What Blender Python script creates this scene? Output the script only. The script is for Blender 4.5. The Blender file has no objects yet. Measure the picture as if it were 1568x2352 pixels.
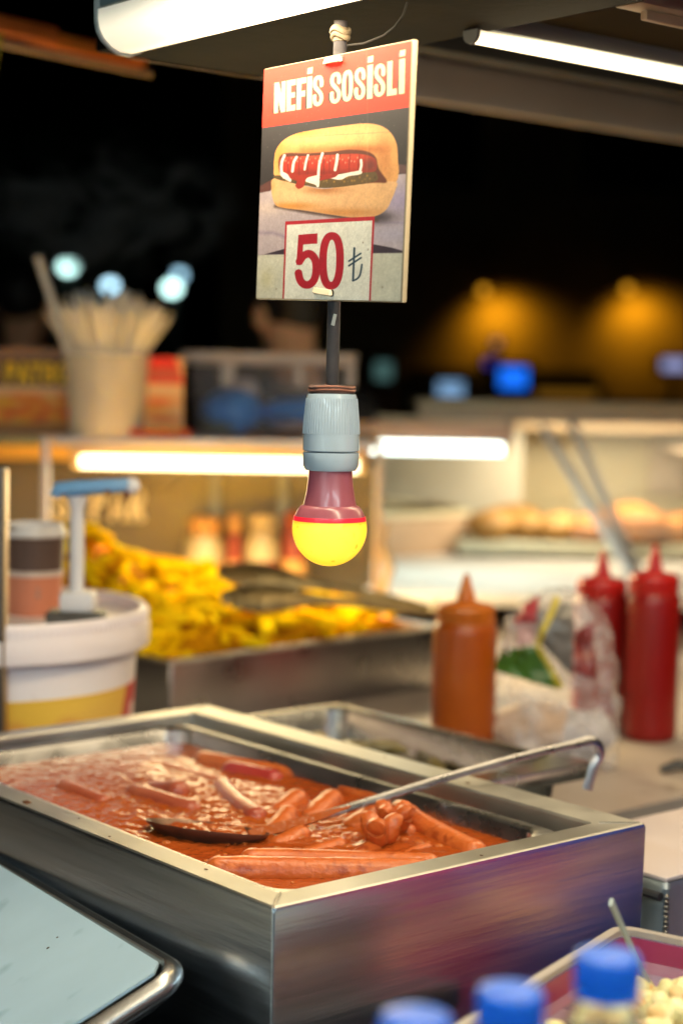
import bpy, bmesh, math, random
import numpy as np
from mathutils import Vector, Matrix, noise as mnoise
random.seed(7); np.random.seed(7)
S = bpy.context.scene
COL = S.collection

# ------------------------------------------------------------------ camera, night sky, exposure
EYE = 1.45                      # camera height in metres
F_PX, IMG_W, IMG_H = 4000.0, 1568.0, 2352.0
PITCH = math.atan(315.0 / F_PX); ROLL = 0.018
fwd = Vector((0, math.cos(PITCH), -math.sin(PITCH)))
up0 = Vector((0, math.sin(PITCH), math.cos(PITCH)))
right0 = Vector((1, 0, 0))
# rolled so that plumb lines lean to the right at their tops
cam_up = math.cos(ROLL) * up0 - math.sin(ROLL) * right0
cam_right = math.cos(ROLL) * right0 + math.sin(ROLL) * up0
cd = bpy.data.cameras.new("camera"); cam = bpy.data.objects.new("camera", cd); COL.objects.link(cam)
m = Matrix((cam_right, cam_up, -fwd)).transposed().to_4x4(); m.translation = (0, 0, EYE)
cam.matrix_world = m
cd.sensor_fit = 'VERTICAL'; cd.sensor_height = 36.0; cd.sensor_width = 24.0
cd.lens = 36.0 * F_PX / IMG_H
cd.clip_start = 0.05; cd.clip_end = 400
cd.dof.use_dof = True; cd.dof.focus_distance = 1.385; cd.dof.aperture_fstop = 3.2
cd.dof.aperture_blades = 0
S.camera = cam

w = bpy.data.worlds.new("World"); S.world = w; w.use_nodes = True
wn = w.node_tree.nodes; wl = w.node_tree.links
sky = wn.new('ShaderNodeTexSky'); sky.sky_type = 'NISHITA'; sky.sun_disc = False
sky.sun_elevation = math.radians(-8); sky.sun_rotation = math.radians(200)
wl.new(sky.outputs[0], wn['Background'].inputs[0]); wn['Background'].inputs[1].default_value = 0.06

S.view_settings.view_transform = 'Standard'; S.view_settings.look = 'None'
S.view_settings.exposure = 1.08; S.view_settings.gamma = 1.0
S.view_settings.use_curve_mapping = False
S.render.engine = 'CYCLES'
S.cycles.use_denoising = True
S.cycles.max_bounces = 10; S.cycles.transparent_max_bounces = 12
S.cycles.volume_bounces = 0; S.cycles.volume_step_rate = 1.0
S.cycles.sample_clamp_indirect = 3.2; S.cycles.sample_clamp_direct = 2.1
S.cycles.caustics_reflective = False; S.cycles.caustics_refractive = False
S.cycles.use_light_tree = True

# ------------------------------------------------------------------ survey helpers: sight lines measured off the place
def ray(x, y):
    return (fwd + cam_right * ((x - IMG_W / 2) / F_PX) - cam_up * ((y - IMG_H / 2) / F_PX))
def at_z(x, y, z):
    d = ray(x, y); t = (z - EYE) / d.z
    return Vector((0, 0, EYE)) + d * t
def at_y(x, y, Y):
    d = ray(x, y); t = Y / d.y
    return Vector((0, 0, EYE)) + d * t

# ------------------------------------------------------------------ materials
def lin(c):
    return tuple(((v / 12.92) if v <= 0.04045 else ((v + 0.055) / 1.055) ** 2.4) for v in c)
def rgb(r, g, b):
    return lin((r / 255, g / 255, b / 255))

def mat(name, col, rough=0.5, metal=0.0, var=0.0, vscale=8.0, bump=0.0, bscale=60.0, bdist=0.002, col2=None, trans=0.0,
        ior=1.45, emit=None, estr=0.0, sss=0.0, coat=0.0, spec=None, rvar=0.0, spots=None, stretch=None, alpha=1.0, vcol=None, bdetail=4.0, aniso=0.0):
    M = bpy.data.materials.new(name); M.use_nodes = True
    N = M.node_tree.nodes; L = M.node_tree.links; P = N['Principled BSDF']
    P.inputs['Base Color'].default_value = (*col, 1); P.inputs['Roughness'].default_value = rough
    P.inputs['Metallic'].default_value = metal; P.inputs['IOR'].default_value = ior
    P.inputs['Transmission Weight'].default_value = trans
    P.inputs['Subsurface Weight'].default_value = sss
    if sss: P.inputs['Subsurface Radius'].default_value = (1, .45, .2); P.inputs['Subsurface Scale'].default_value = 0.006
    P.inputs['Coat Weight'].default_value = coat; P.inputs['Coat Roughness'].default_value = 0.08
    P.inputs['Alpha'].default_value = alpha
    if aniso: P.inputs['Anisotropic'].default_value = aniso
    if spec is not None: P.inputs['Specular IOR Level'].default_value = spec
    tc = N.new('ShaderNodeTexCoord'); vec = tc.outputs['Object']
    if stretch:
        mp = N.new('ShaderNodeMapping'); mp.inputs['Scale'].default_value = stretch; L.new(vec, mp.inputs[0]); vec = mp.outputs[0]
    base = None
    if vcol:
        a = N.new('ShaderNodeVertexColor'); a.layer_name = vcol; base = a.outputs[0]
        L.new(base, P.inputs['Base Color'])
    if var or col2:
        n = N.new('ShaderNodeTexNoise'); n.inputs['Scale'].default_value = vscale; n.inputs['Detail'].default_value = 6
        L.new(vec, n.inputs['Vector'])
        r = N.new('ShaderNodeValToRGB'); r.color_ramp.elements[0].position = .3; r.color_ramp.elements[1].position = .7
        c2 = col2 if col2 else tuple(min(1, v * (1 + var)) for v in col)
        c1 = col if col2 else tuple(v * (1 - var) for v in col)
        r.color_ramp.elements[0].color = (*c1, 1); r.color_ramp.elements[1].color = (*c2, 1)
        L.new(n.outputs[0], r.inputs[0]); base = r.outputs[0]
        L.new(base, P.inputs['Base Color'])
    if spots:   # (colour, scale, threshold): small stains
        n = N.new('ShaderNodeTexNoise'); n.inputs['Scale'].default_value = spots[1]; n.inputs['Detail'].default_value = 3
        L.new(vec, n.inputs['Vector'])
        r = N.new('ShaderNodeValToRGB'); r.color_ramp.elements[0].position = spots[2]; r.color_ramp.elements[1].position = spots[2] + .14
        L.new(n.outputs[0], r.inputs[0])
        mx = N.new('ShaderNodeMix'); mx.data_type = 'RGBA'; L.new(r.outputs[0], mx.inputs[0])
        if base: L.new(base, mx.inputs[6])
        else: mx.inputs[6].default_value = (*col, 1)
        mx.inputs[7].default_value = (*spots[0], 1); L.new(mx.outputs[2], P.inputs['Base Color'])
    if rvar:
        n = N.new('ShaderNodeTexNoise'); n.inputs['Scale'].default_value = vscale * 1.7; n.inputs['Detail'].default_value = 5
        L.new(vec, n.inputs['Vector'])
        mr = N.new('ShaderNodeMapRange'); mr.inputs[1].default_value = .3; mr.inputs[2].default_value = .7
        mr.inputs[3].default_value = max(0.02, rough - rvar); mr.inputs[4].default_value = rough + rvar
        L.new(n.outputs[0], mr.inputs[0]); L.new(mr.outputs[0], P.inputs['Roughness'])
    if bump:
        n = N.new('ShaderNodeTexNoise'); n.inputs['Scale'].default_value = bscale; n.inputs['Detail'].default_value = bdetail
        L.new(vec, n.inputs['Vector'])
        b = N.new('ShaderNodeBump'); b.inputs['Strength'].default_value = bump; b.inputs['Distance'].default_value = bdist
        L.new(n.outputs[0], b.inputs['Height']); L.new(b.outputs[0], P.inputs['Normal'])
    if emit:
        P.inputs['Emission Color'].default_value = (*emit, 1); P.inputs['Emission Strength'].default_value = estr
    return M

# ------------------------------------------------------------------ mesh builder
class MB:
    def __init__(s): s.bm = bmesh.new()
    def _new(s, before): return [v for v in s.bm.verts if v not in before]
    def box(s, c, d, rot=None, bevel=0.0, seg=2):
        r = bmesh.ops.create_cube(s.bm, size=1.0)
        vs = r['verts']; bmesh.ops.scale(s.bm, vec=d, verts=vs)
        if bevel:
            es = list({e for v in vs for e in v.link_edges})
            rb = bmesh.ops.bevel(s.bm, geom=es, offset=bevel, segments=seg, profile=.6, affect='EDGES')
            vs = list({v for f in rb['faces'] for v in f.verts} | {v for v in vs if v.is_valid})
        if rot is not None: bmesh.ops.transform(s.bm, matrix=rot.to_4x4(), verts=vs)
        bmesh.ops.translate(s.bm, vec=c, verts=vs); return vs
    def loops(s, rings, close=True, cap0=False, cap1=False):
        vv = [[s.bm.verts.new(p) for p in r] for r in rings]
        n = len(vv[0])
        for a, b in zip(vv, vv[1:]):
            for i in range(n if close else n - 1):
                j = (i + 1) % n
                s.bm.faces.new((a[i], a[j], b[j], b[i]))
        if cap0: s.bm.faces.new(vv[0][::-1])
        if cap1: s.bm.faces.new(vv[-1])
        return vv
    def lathe(s, prof, n=32, c=(0, 0, 0), cap0=True, cap1=True, rot=None):
        rings = []
        for r, z in prof:
            ring = []
            for i in range(n):
                a = 2 * math.pi * i / n; p = Vector((r * math.cos(a), r * math.sin(a), z))
                if rot is not None: p = rot @ p
                ring.append(p + Vector(c))
            rings.append(ring)
        return s.loops(rings, True, cap0, cap1)
    def tube(s, path, r, n=10, caps=True, flat=1.0, upv=None):
        path = [Vector(p) for p in path]; rings = []
        rr = r if isinstance(r, (list, tuple)) else [r] * len(path)
        ref = Vector(upv) if upv is not None else None
        for i, p in enumerate(path):
            t = (path[min(i + 1, len(path) - 1)] - path[max(i - 1, 0)]).normalized()
            if ref is None: ref = Vector((0, 0, 1)) if abs(t.z) < .9 else Vector((1, 0, 0))
            a = (ref - t * ref.dot(t)).normalized(); b = t.cross(a)
            if upv is None: ref = a
            rings.append([p + a * (rr[i] * flat * math.sin(2 * math.pi * k / n)) + b * (rr[i] * math.cos(2 * math.pi * k / n)) for k in range(n)])
        return s.loops(rings, True, caps, caps)
    def strip(s, path, wdt, thick, upv):       # flat bar swept along a path
        path = [Vector(p) for p in path]; rings = []
        ww = wdt if isinstance(wdt, (list, tuple)) else [wdt] * len(path)
        for i, p in enumerate(path):
            t = (path[min(i + 1, len(path) - 1)] - path[max(i - 1, 0)]).normalized()
            side = t.cross(Vector(upv)).normalized(); u = side.cross(t).normalized()
            h = ww[i] / 2; k = thick / 2; e = min(h, k) * .6
            rings.append([p + side * (-h) + u * (k - e), p + side * (-h + e) + u * k, p + side * (h - e) + u * k, p + side * h + u * (k - e),
                          p + side * h - u * (k - e), p + side * (h - e) - u * k, p - side * (h - e) - u * k, p - side * h - u * (k - e)])
        return s.loops(rings, True, True, True)
    def rr(s, W, Lh, prof, cap0=False, cap1=False, seg=5, o=(0, 0)):   # rings of rounded rectangles: (inset, z, radius)
        rings = []
        for ins, z, r in prof:
            ring = []
            il, ir, ib, it = ins if isinstance(ins, tuple) else (ins,) * 4
            x0, x1, y0, y1 = o[0] + il, o[0] + W - ir, o[1] + ib, o[1] + Lh - it; r = max(r, 1e-4)
            for cx, cy, a0 in ((x1 - r, y0 + r, -90), (x1 - r, y1 - r, 0), (x0 + r, y1 - r, 90), (x0 + r, y0 + r, 180)):
                for k in range(seg + 1):
                    a = math.radians(a0 + 90 * k / seg); ring.append((cx + r * math.cos(a), cy + r * math.sin(a), z))
            rings.append(ring)
        return s.loops(rings, True, cap0, cap1)
    def prism(s, poly, z0, z1):
        return s.loops([[(x, y, z0) for x, y in poly], [(x, y, z1) for x, y in poly]], True, True, True)
    def grid(s, fn, nu, nv):
        vv = [[s.bm.verts.new(fn(i / nu, j / nv)) for j in range(nv + 1)] for i in range(nu + 1)]
        for i in range(nu):
            for j in range(nv): s.bm.faces.new((vv[i][j], vv[i + 1][j], vv[i + 1][j + 1], vv[i][j + 1]))
        return vv
    def ball(s, c, r, sc=(1, 1, 1), u=14, v=10):
        ret = bmesh.ops.create_uvsphere(s.bm, u_segments=u, v_segments=v, radius=r)
        bmesh.ops.scale(s.bm, vec=sc, verts=ret['verts']); bmesh.ops.translate(s.bm, vec=c, verts=ret['verts']); return ret['verts']
    def jitter(s, amt, scale, seed=0):
        for v in s.bm.verts:
            v.co += mnoise.noise_vector(v.co * scale + Vector((seed * 7.3, seed * 3.1, seed))) * amt
    def mesh(s, name, material, smooth=True, ang=40):
        bmesh.ops.recalc_face_normals(s.bm, faces=s.bm.faces)
        me = bpy.data.meshes.new(name); s.bm.to_mesh(me); s.bm.free()
        if material is not None: me.materials.append(material)
        if smooth:
            me.polygons.foreach_set('use_smooth', [True] * len(me.polygons))
            try: me.set_sharp_from_angle(angle=math.radians(ang))
            except Exception: pass
        return me
    def build(s, name, material, parent=None, loc=(0, 0, 0), rotz=0.0, smooth=True, ang=40, label=None):
        o = bpy.data.objects.new(name, s.mesh(name, material, smooth, ang)); COL.objects.link(o)
        o.location = loc; o.rotation_euler = (0, 0, rotz)
        if parent is not None: o.parent = parent
        if label: o['label'] = label
        return o

def tag(o, label, cat, group=None, kind=None):
    if label: o['label'] = label
    if cat: o['category'] = cat
    if group: o['group'] = group
    if kind: o['kind'] = kind
    return o
def thing(name, label, cat, loc=(0, 0, 0), rotz=0.0, group=None, matrix=None):
    o = bpy.data.objects.new(name, None); COL.objects.link(o); o.empty_display_size = .05
    if matrix is not None: o.matrix_world = matrix
    else: o.location = loc; o.rotation_euler = (0, 0, rotz)
    return tag(o, label, cat, group)
def struct(o): o['kind'] = 'structure'; return o
def copy_mesh(name, me, loc, rot, parent=None, scale=None):
    o = bpy.data.objects.new(name, me); COL.objects.link(o); o.location = loc; o.rotation_euler = rot
    if scale: o.scale = scale
    if parent is not None: o.parent = parent
    return o

# stall axes: u runs along the short front of the sausage warmer, v along its long side
FC = at_z(627, 2087, EYE - 0.384)           # front corner of the warmer's rim
RCn = at_z(1489, 1890, EYE - 0.384)
UA = math.atan2(RCn.y - FC.y, RCn.x - FC.x)
U = Vector((math.cos(UA), math.sin(UA), 0)); V = Vector((-math.sin(UA), math.cos(UA), 0))
O0 = Vector((FC.x, FC.y, 0))
def uv(u, v, z): return O0 + U * u + V * v + Vector((0, 0, z))
def to_uv(p): d = Vector((p.x, p.y, 0)) - O0; return d.dot(U), d.dot(V)
RIM_Z = EYE - 0.384
COUNTER_Z = EYE - 0.498
BOX_W = (RCn - FC).length
BK = at_z(481, 1617, RIM_Z); BOX_L = (BK - RCn).length
print('BOX', BOX_W, BOX_L, 'angle', math.degrees(UA), to_uv(BK))

# ------------------------------------------------------------------ flat print painted into a fine grid of coloured vertices
class Canvas:
    def __init__(s, W, H, X, Y, bg):
        s.X, s.Y = X, Y; s.a = np.empty((H, W, 3)); s.a[:] = bg
    def _mix(s, m, c):
        c = np.array(c, float) / 255.0
        s.a += (c - s.a) * np.clip(m, 0, 1)[..., None]
    def sd_poly(s, pts, X=None, Y=None):
        X = s.X if X is None else X; Y = s.Y if Y is None else Y
        d = np.full(X.shape, 1e18); ins = np.zeros(X.shape, bool); n = len(pts)
        for i in range(n):
            x0, y0 = pts[i]; x1, y1 = pts[(i + 1) % n]
            ex, ey = x1 - x0, y1 - y0; wx, wy = X - x0, Y - y0
            t = np.clip((wx * ex + wy * ey) / (ex * ex + ey * ey + 1e-12), 0, 1)
            d = np.minimum(d, (wx - ex * t) ** 2 + (wy - ey * t) ** 2)
            if y0 != y1:
                c = ((y0 > Y) != (y1 > Y)) & (X < (x1 - x0) * (Y - y0) / (y1 - y0) + x0); ins ^= c
        d = np.sqrt(d); return np.where(ins, -d, d)
    def sd_line(s, pts, X=None, Y=None):
        X = s.X if X is None else X; Y = s.Y if Y is None else Y
        d = np.full(X.shape, 1e18)
        for (x0, y0), (x1, y1) in zip(pts, pts[1:]):
            ex, ey = x1 - x0, y1 - y0; wx, wy = X - x0, Y - y0
            t = np.clip((wx * ex + wy * ey) / (ex * ex + ey * ey + 1e-12), 0, 1)
            d = np.minimum(d, (wx - ex * t) ** 2 + (wy - ey * t) ** 2)
        return np.sqrt(d)
    def poly(s, pts, c, soft=2.0, op=1.0): s._mix(np.clip(.5 - s.sd_poly(pts) / soft, 0, 1) * op, c)
    def line(s, pts, wd, c, soft=2.0, op=1.0): s._mix(np.clip(.5 - (s.sd_line(pts) - wd / 2) / soft, 0, 1) * op, c)
    def blob(s, x, y, rx, ry, c, op=1.0, within=None):
        g = np.exp(-(((s.X - x) / rx) ** 2 + ((s.Y - y) / ry) ** 2)) * op
        if within is not None: g = g * within
        s._mix(g, c)
    def mask(s, pts, soft=2.0): return np.clip(.5 - s.sd_poly(pts) / soft, 0, 1)
    def grain(s, amt):
        s.a *= 1 + (np.random.rand(*s.a.shape[:2], 1) - .5) * amt

def smooth_pts(pts, n=6):        # closed Catmull-Rom
    out = []; k = len(pts)
    for i in range(k):
        p0, p1, p2, p3 = (np.array(pts[(i + j - 1) % k], float) for j in range(4))
        for t in np.linspace(0, 1, n, endpoint=False):
            out.append(tuple(.5 * ((2 * p1) + (-p0 + p2) * t + (2 * p0 - 5 * p1 + 4 * p2 - p3) * t * t + (-p0 + 3 * p1 - 3 * p2 + p3) * t ** 3)))
    return out
def open_pts(pts, n=6):
    q = [pts[0]] + list(pts) + [pts[-1]]; out = []
    for i in range(1, len(q) - 2):
        p0, p1, p2, p3 = (np.array(q[i + j - 1], float) for j in range(4))
        for t in np.linspace(0, 1, n, endpoint=False):
            out.append(tuple(.5 * ((2 * p1) + (-p0 + p2) * t + (2 * p0 - 5 * p1 + 4 * p2 - p3) * t * t + (-p0 + 3 * p1 - 3 * p2 + p3) * t ** 3)))
    out.append(tuple(map(float, pts[-1]))); return out

S_PTS = open_pts([(.80, .655), (.80, .78), (.70, .885), (.5, .92), (.29, .885), (.19, .77), (.24, .64), (.42, .545), (.62, .455), (.78, .35), (.81, .22), (.70, .115), (.5, .08), (.29, .115), (.19, .22), (.19, .345)])
O_PTS = [(.5 + .315 * math.copysign(abs(math.cos(a)) ** .75, math.cos(a)), .5 + .415 * math.copysign(abs(math.sin(a)) ** .75, math.sin(a))) for a in np.linspace(0, 2 * math.pi, 41)]
GLYPH = {       # polygons ('p') and strokes ('s') in a unit box, y up
    'N': [('p', [(0, 0), (.36, 0), (.36, 1), (0, 1)]), ('p', [(.64, 0), (1, 0), (1, 1), (.64, 1)]), ('p', [(0, 1), (.40, 1), (1, 0), (.60, 0)])],
    'E': [('p', [(0, 0), (.5, 0), (.5, 1), (0, 1)]), ('p', [(0, .82), (1, .82), (1, 1), (0, 1)]), ('p', [(0, 0), (1, 0), (1, .18), (0, .18)]), ('p', [(0, .42), (.92, .42), (.92, .59), (0, .59)])],
    'F': [('p', [(0, 0), (.5, 0), (.5, 1), (0, 1)]), ('p', [(0, .82), (1, .82), (1, 1), (0, 1)]), ('p', [(0, .40), (.92, .40), (.92, .58), (0, .58)])],
    'I': [('p', [(0, 0), (1, 0), (1, 1), (0, 1)])],
    'L': [('p', [(0, 0), (.52, 0), (.52, 1), (0, 1)]), ('p', [(0, 0), (1, 0), (1, .18), (0, .18)])],
    'S': [('s', S_PTS)], 'O': [('s', O_PTS)],
    'U': [('s', [(.2, 1), (.2, .25), (.35, .1), (.65, .1), (.8, .25), (.8, 1)])],
    'P': [('s', [(.2, 0), (.2, .9), (.7, .9), (.82, .72), (.7, .5), (.2, .5)])],
    'A': [('s', [(.12, 0), (.5, .95), (.88, 0)]), ('s', [(.25, .3), (.75, .3)])],
    'T': [('s', [(.5, 0), (.5, .9)]), ('s', [(.08, .9), (.92, .9)])],
    'K': [('s', [(.2, 0), (.2, 1)]), ('s', [(.85, 1), (.25, .5), (.88, 0)])],
    'M': [('s', [(.12, 0), (.16, .95), (.5, .3), (.84, .95), (.88, 0)])],
    'R': [('s', [(.2, 0), (.2, .9), (.7, .9), (.82, .72), (.7, .5), (.2, .5)]), ('s', [(.5, .5), (.85, 0)])],
    '5': [('p', [(.14, .98), (.86, .98), (.86, .80), (.14, .80)]), ('p', [(.14, .98), (.34, .98), (.30, .44), (.08, .44)]),
          ('s', open_pts([(.20, .50), (.36, .60), (.58, .625), (.78, .53), (.84, .36), (.78, .18), (.60, .085), (.40, .085), (.24, .16), (.17, .29)]))],
}
def glyph(cv, ch, x0, x1, cap, base, stroke, col, dx=0.0, dy=0.0, soft=3.0):
    """Letter ch between columns x0..x1; cap(X), base(X) give the two guide lines (Y grows downward)."""
    X = cv.X - dx; Y = cv.Y - dy; wpx = x1 - x0
    bx = base(X); h = bx - cap(X); hp = float(np.median(h)) if False else abs(base((x0 + x1) / 2) - cap((x0 + x1) / 2))
    lx = (X - x0); ly = (bx - Y) / h * hp
    d = np.full(X.shape, 1e9)
    for k, pts in GLYPH[ch]:
        q = [(px * wpx, py * hp) for px, py in pts]
        d = np.minimum(d, cv.sd_poly(q, lx, ly) if k == 'p' else cv.sd_line(q, lx, ly) - stroke / 2)
    cv._mix(np.clip(.5 - d / soft, 0, 1), col)

def print_sheet(name, cv, parent, p00, p10, p01, material, gain=1.0, thick=None):
    """Grid mesh whose vertices carry the canvas colours: row 0 of the canvas is the top edge (p01 side)."""
    H, W = cv.a.shape[:2]; p00, p10, p01 = map(Vector, (p00, p10, p01))
    s = np.linspace(0, 1, W)[None, :, None]; t = np.linspace(1, 0, H)[:, None, None]
    co = np.array(p00)[None, None] + s * np.array(p10 - p00)[None, None] + t * np.array(p01 - p00)[None, None]
    me = bpy.data.meshes.new(name)
    idx = np.arange(H * W).reshape(H, W)
    f = np.stack([idx[1:, :-1], idx[1:, 1:], idx[:-1, 1:], idx[:-1, :-1]], -1).reshape(-1, 4)
    me.vertices.add(H * W); me.vertices.foreach_set('co', co.reshape(-1))
    me.loops.add(f.size); me.loops.foreach_set('vertex_index', f.reshape(-1))
    me.polygons.add(len(f)); me.polygons.foreach_set('loop_start', np.arange(len(f)) * 4)
    me.update(calc_edges=True)
    a = np.clip(cv.a, 0, 1); l = np.where(a <= .04045, a / 12.92, ((a + .055) / 1.055) ** 2.4) * gain
    c = np.ones((H, W, 4)); c[..., :3] = np.clip(l, 0, .92)
    ca = me.color_attributes.new('print', 'FLOAT_COLOR', 'POINT'); ca.data.foreach_set('color', c.reshape(-1))
    me.materials.append(material)
    o = bpy.data.objects.new(name, me); COL.objects.link(o); o.parent = parent
    return o
def simple_canvas(W, H, bg):
    X, Y = np.meshgrid(np.arange(W, dtype=float), np.arange(H, dtype=float)); return Canvas(W, H, X, Y, np.array(bg, float) / 255)
# ------------------------------------------------------------------ shared materials
STEEL = mat('brushed_steel', (.66, .64, .60), .40, 1, var=.12, vscale=5, bump=.10, bscale=9, bdist=.004, rvar=.10)
STEEL_SIDE = mat('brushed_steel_side', (.66, .71, .76), .24, 1, var=.12, vscale=4, bump=.06, bscale=9, bdist=.003, rvar=.03, stretch=(1, 1, 16), aniso=.4)
STEEL_BRIGHT = mat('polished_steel', (.62, .61, .60), .24, 1, var=.08, vscale=12, bump=.08, bscale=16, bdist=.002, rvar=.06)
STEEL_DARK = mat('stained_steel', (.25, .22, .19), .35, 1, var=.4, vscale=14, bump=.1, bscale=30)
ALU = mat('aluminium_profile', (.52, .51, .55), .35, .6, var=.08)
DARK = mat('dark_paint', (.018, .016, .014), .6, 0, var=.4, vscale=6)
BLACKP = mat('black_plastic', (.02, .02, .025), .4, 0, var=.3)
WHITEP = mat('white_plastic', (.72, .69, .70), .38, 0, var=.05, vscale=9, spots=((.45, .20, .06), 30, .72))
PAILW = mat('pail_plastic', (.84, .76, .78), .4, 0, var=.05, vscale=6, spots=((.50, .22, .08), 28, .70))
GLASS = mat('clear_glass', (.95, .97, .95), .02, 0, trans=1.0, ior=1.02)
PRINT = mat('printed_sheet', (.5, .5, .5), .62, 0, vcol='print', bump=.02, bscale=90)
PRINT_MATT = mat('printed_card', (.5, .5, .5), .55, 0, vcol='print')
RED_SQ = mat('red_bottle_plastic', (.21, .005, .004), .32, 0, var=.12, vscale=9, sss=.2)
RED_CAP = mat('red_cap_plastic', (.38, .010, .008), .35, 0, var=.1, sss=.2)
COUNTER = mat('counter_laminate', (.30, .25, .22), .45, 0, var=.15, vscale=4, rvar=.1, spots=((.16, .12, .09), 14, .66))
RUST = mat('rusty_pipe', (.055, .045, .045), .75, .2, col2=(.020, .019, .022), vscale=40, bump=.5, bscale=120, spots=((.20, .09, .06), 40, .62))

def lamp_mat(name, col, s_mid, s_end, length, end_len=.10, edge=0.0):
    """Diffuser that glows, weaker towards its ends, as frosted covers do."""
    M = bpy.data.materials.new(name); M.use_nodes = True
    N = M.node_tree.nodes; L = M.node_tree.links; P = N['Principled BSDF']
    P.inputs['Base Color'].default_value = (.8, .8, .75, 1); P.inputs['Roughness'].default_value = .4
    tc = N.new('ShaderNodeTexCoord'); sx = N.new('ShaderNodeSeparateXYZ'); L.new(tc.outputs['Object'], sx.inputs[0])
    ab = N.new('ShaderNodeMath'); ab.operation = 'ABSOLUTE'; L.new(sx.outputs[0], ab.inputs[0])
    mr = N.new('ShaderNodeMapRange'); mr.interpolation_type = 'SMOOTHSTEP'
    mr.inputs[1].default_value = length / 2; mr.inputs[2].default_value = length / 2 - end_len
    mr.inputs[3].default_value = s_end; mr.inputs[4].default_value = s_mid
    L.new(ab.outputs[0], mr.inputs[0])
    out = mr.outputs[0]
    if edge:       # dimmer towards the top edge of the cover
        m2 = N.new('ShaderNodeMapRange'); m2.interpolation_type = 'SMOOTHSTEP'
        m2.inputs[1].default_value = 0.002; m2.inputs[2].default_value = -.020; m2.inputs[3].default_value = edge; m2.inputs[4].default_value = 1
        L.new(sx.outputs[2], m2.inputs[0])
        mu = N.new('ShaderNodeMath'); mu.operation = 'MULTIPLY'; L.new(out, mu.inputs[0]); L.new(m2.outputs[0], mu.inputs[1]); out = mu.outputs[0]
    P.inputs['Emission Color'].default_value = (*col, 1); L.new(out, P.inputs['Emission Strength'])
    return M

# ------------------------------------------------------------------ ground
b = MB(); b.grid(lambda s, t: Vector((-60 + 120 * s, -40 + 140 * t, 0)), 4, 4)
struct(b.build('ground', mat('asphalt_pavement', (.05, .048, .045), .7, 0, var=.3, vscale=2, bump=.3, bscale=40)))

# ------------------------------------------------------------------ stall roof: sheet, fascia, beam, tarp pole
ROOF = thing('stall_roof', 'dark stall roof with a pale fascia board and beam above the food counter', 'roof', tuple(uv(0, 0, 0)), UA)
LAMP_END = at_z(290, 122, EYE + .28); LU, LV = to_uv(LAMP_END)
FASC_V = to_uv(at_z(1250, 272, EYE + .40))[1]
def L3(u, v, z): return Vector((u, v, z))
b = MB(); b.box((1.475, (FASC_V - 2.6) / 2, EYE + .475), (3.45, FASC_V + 2.6, .02)); b.box((-1.226, -1.3, EYE + .475), (1.948, 2.6, .02))
b.build('roof_sheet', mat('roof_underside', (.022, .018, .014), .8, 0, spec=.05, var=.2, vscale=3), ROOF)
b = MB(); b.box((1.83, FASC_V + .012, EYE + .432), (2.7, .02, .064), bevel=.004)
b.build('fascia_board', mat('fascia_board', (.42, .38, .34), .55, 0, var=.1, vscale=4), ROOF)
b = MB(); b.box((LU + .155, -.25, EYE + .385), (.20, 1.5, .158), bevel=.004)
b.build('roof_beam', mat('dark_beam', (.010, .007, .005), .8, 0, spec=.04, var=.4, vscale=9, bump=.3, bscale=60), ROOF)
b = MB(); b.box((1.6, FASC_V - .22, EYE + .44), (2.9, .03, .05), bevel=.004)
b.build('roof_purlin', DARK, ROOF)
p0, p1 = at_z(-40, 62, EYE + .46), at_z(330, 140, EYE + .46)
T = thing('tarp_pole', 'orange tarpaulin edge pole running behind the long warm lamp', 'pole', tuple(p0), math.atan2(p1.y - p0.y, p1.x - p0.x))
ln = (p1 - p0).length
b = MB(); b.box((ln * .62, 0, 0), (ln * .72, .03, .022), bevel=.006); b.build('tarp_hem', mat('orange_tarp', (.72, .20, .02), .6, 0, var=.2, vscale=12), T)
b = MB(); b.box((.02, -.004, .006), (.2, .034, .024), bevel=.006); b.build('tarp_fold', mat('dark_orange_tarp', (.50, .13, .02), .6, 0, var=.2, vscale=12), T)
b = MB(); b.tube([(-.2, 0, -.016), (ln * 1.05, 0, -.016)], .006, 8); b.build('pole', mat('dull_pole', (.3, .24, .2), .5, .4), T)
p = at_z(2, 85, EYE + .45)
b = MB(); b.tube([(0, 0, .03), (-.004, 0, 0), (-.012, .01, -.05)], [.006, .007, .004], 8)
tag(b.build('strap', mat('yellow_green_strap', (.35, .33, .02), .5), loc=tuple(p)), 'yellow green tie strap hanging at the end of the orange tarpaulin pole', 'strap')

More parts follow.
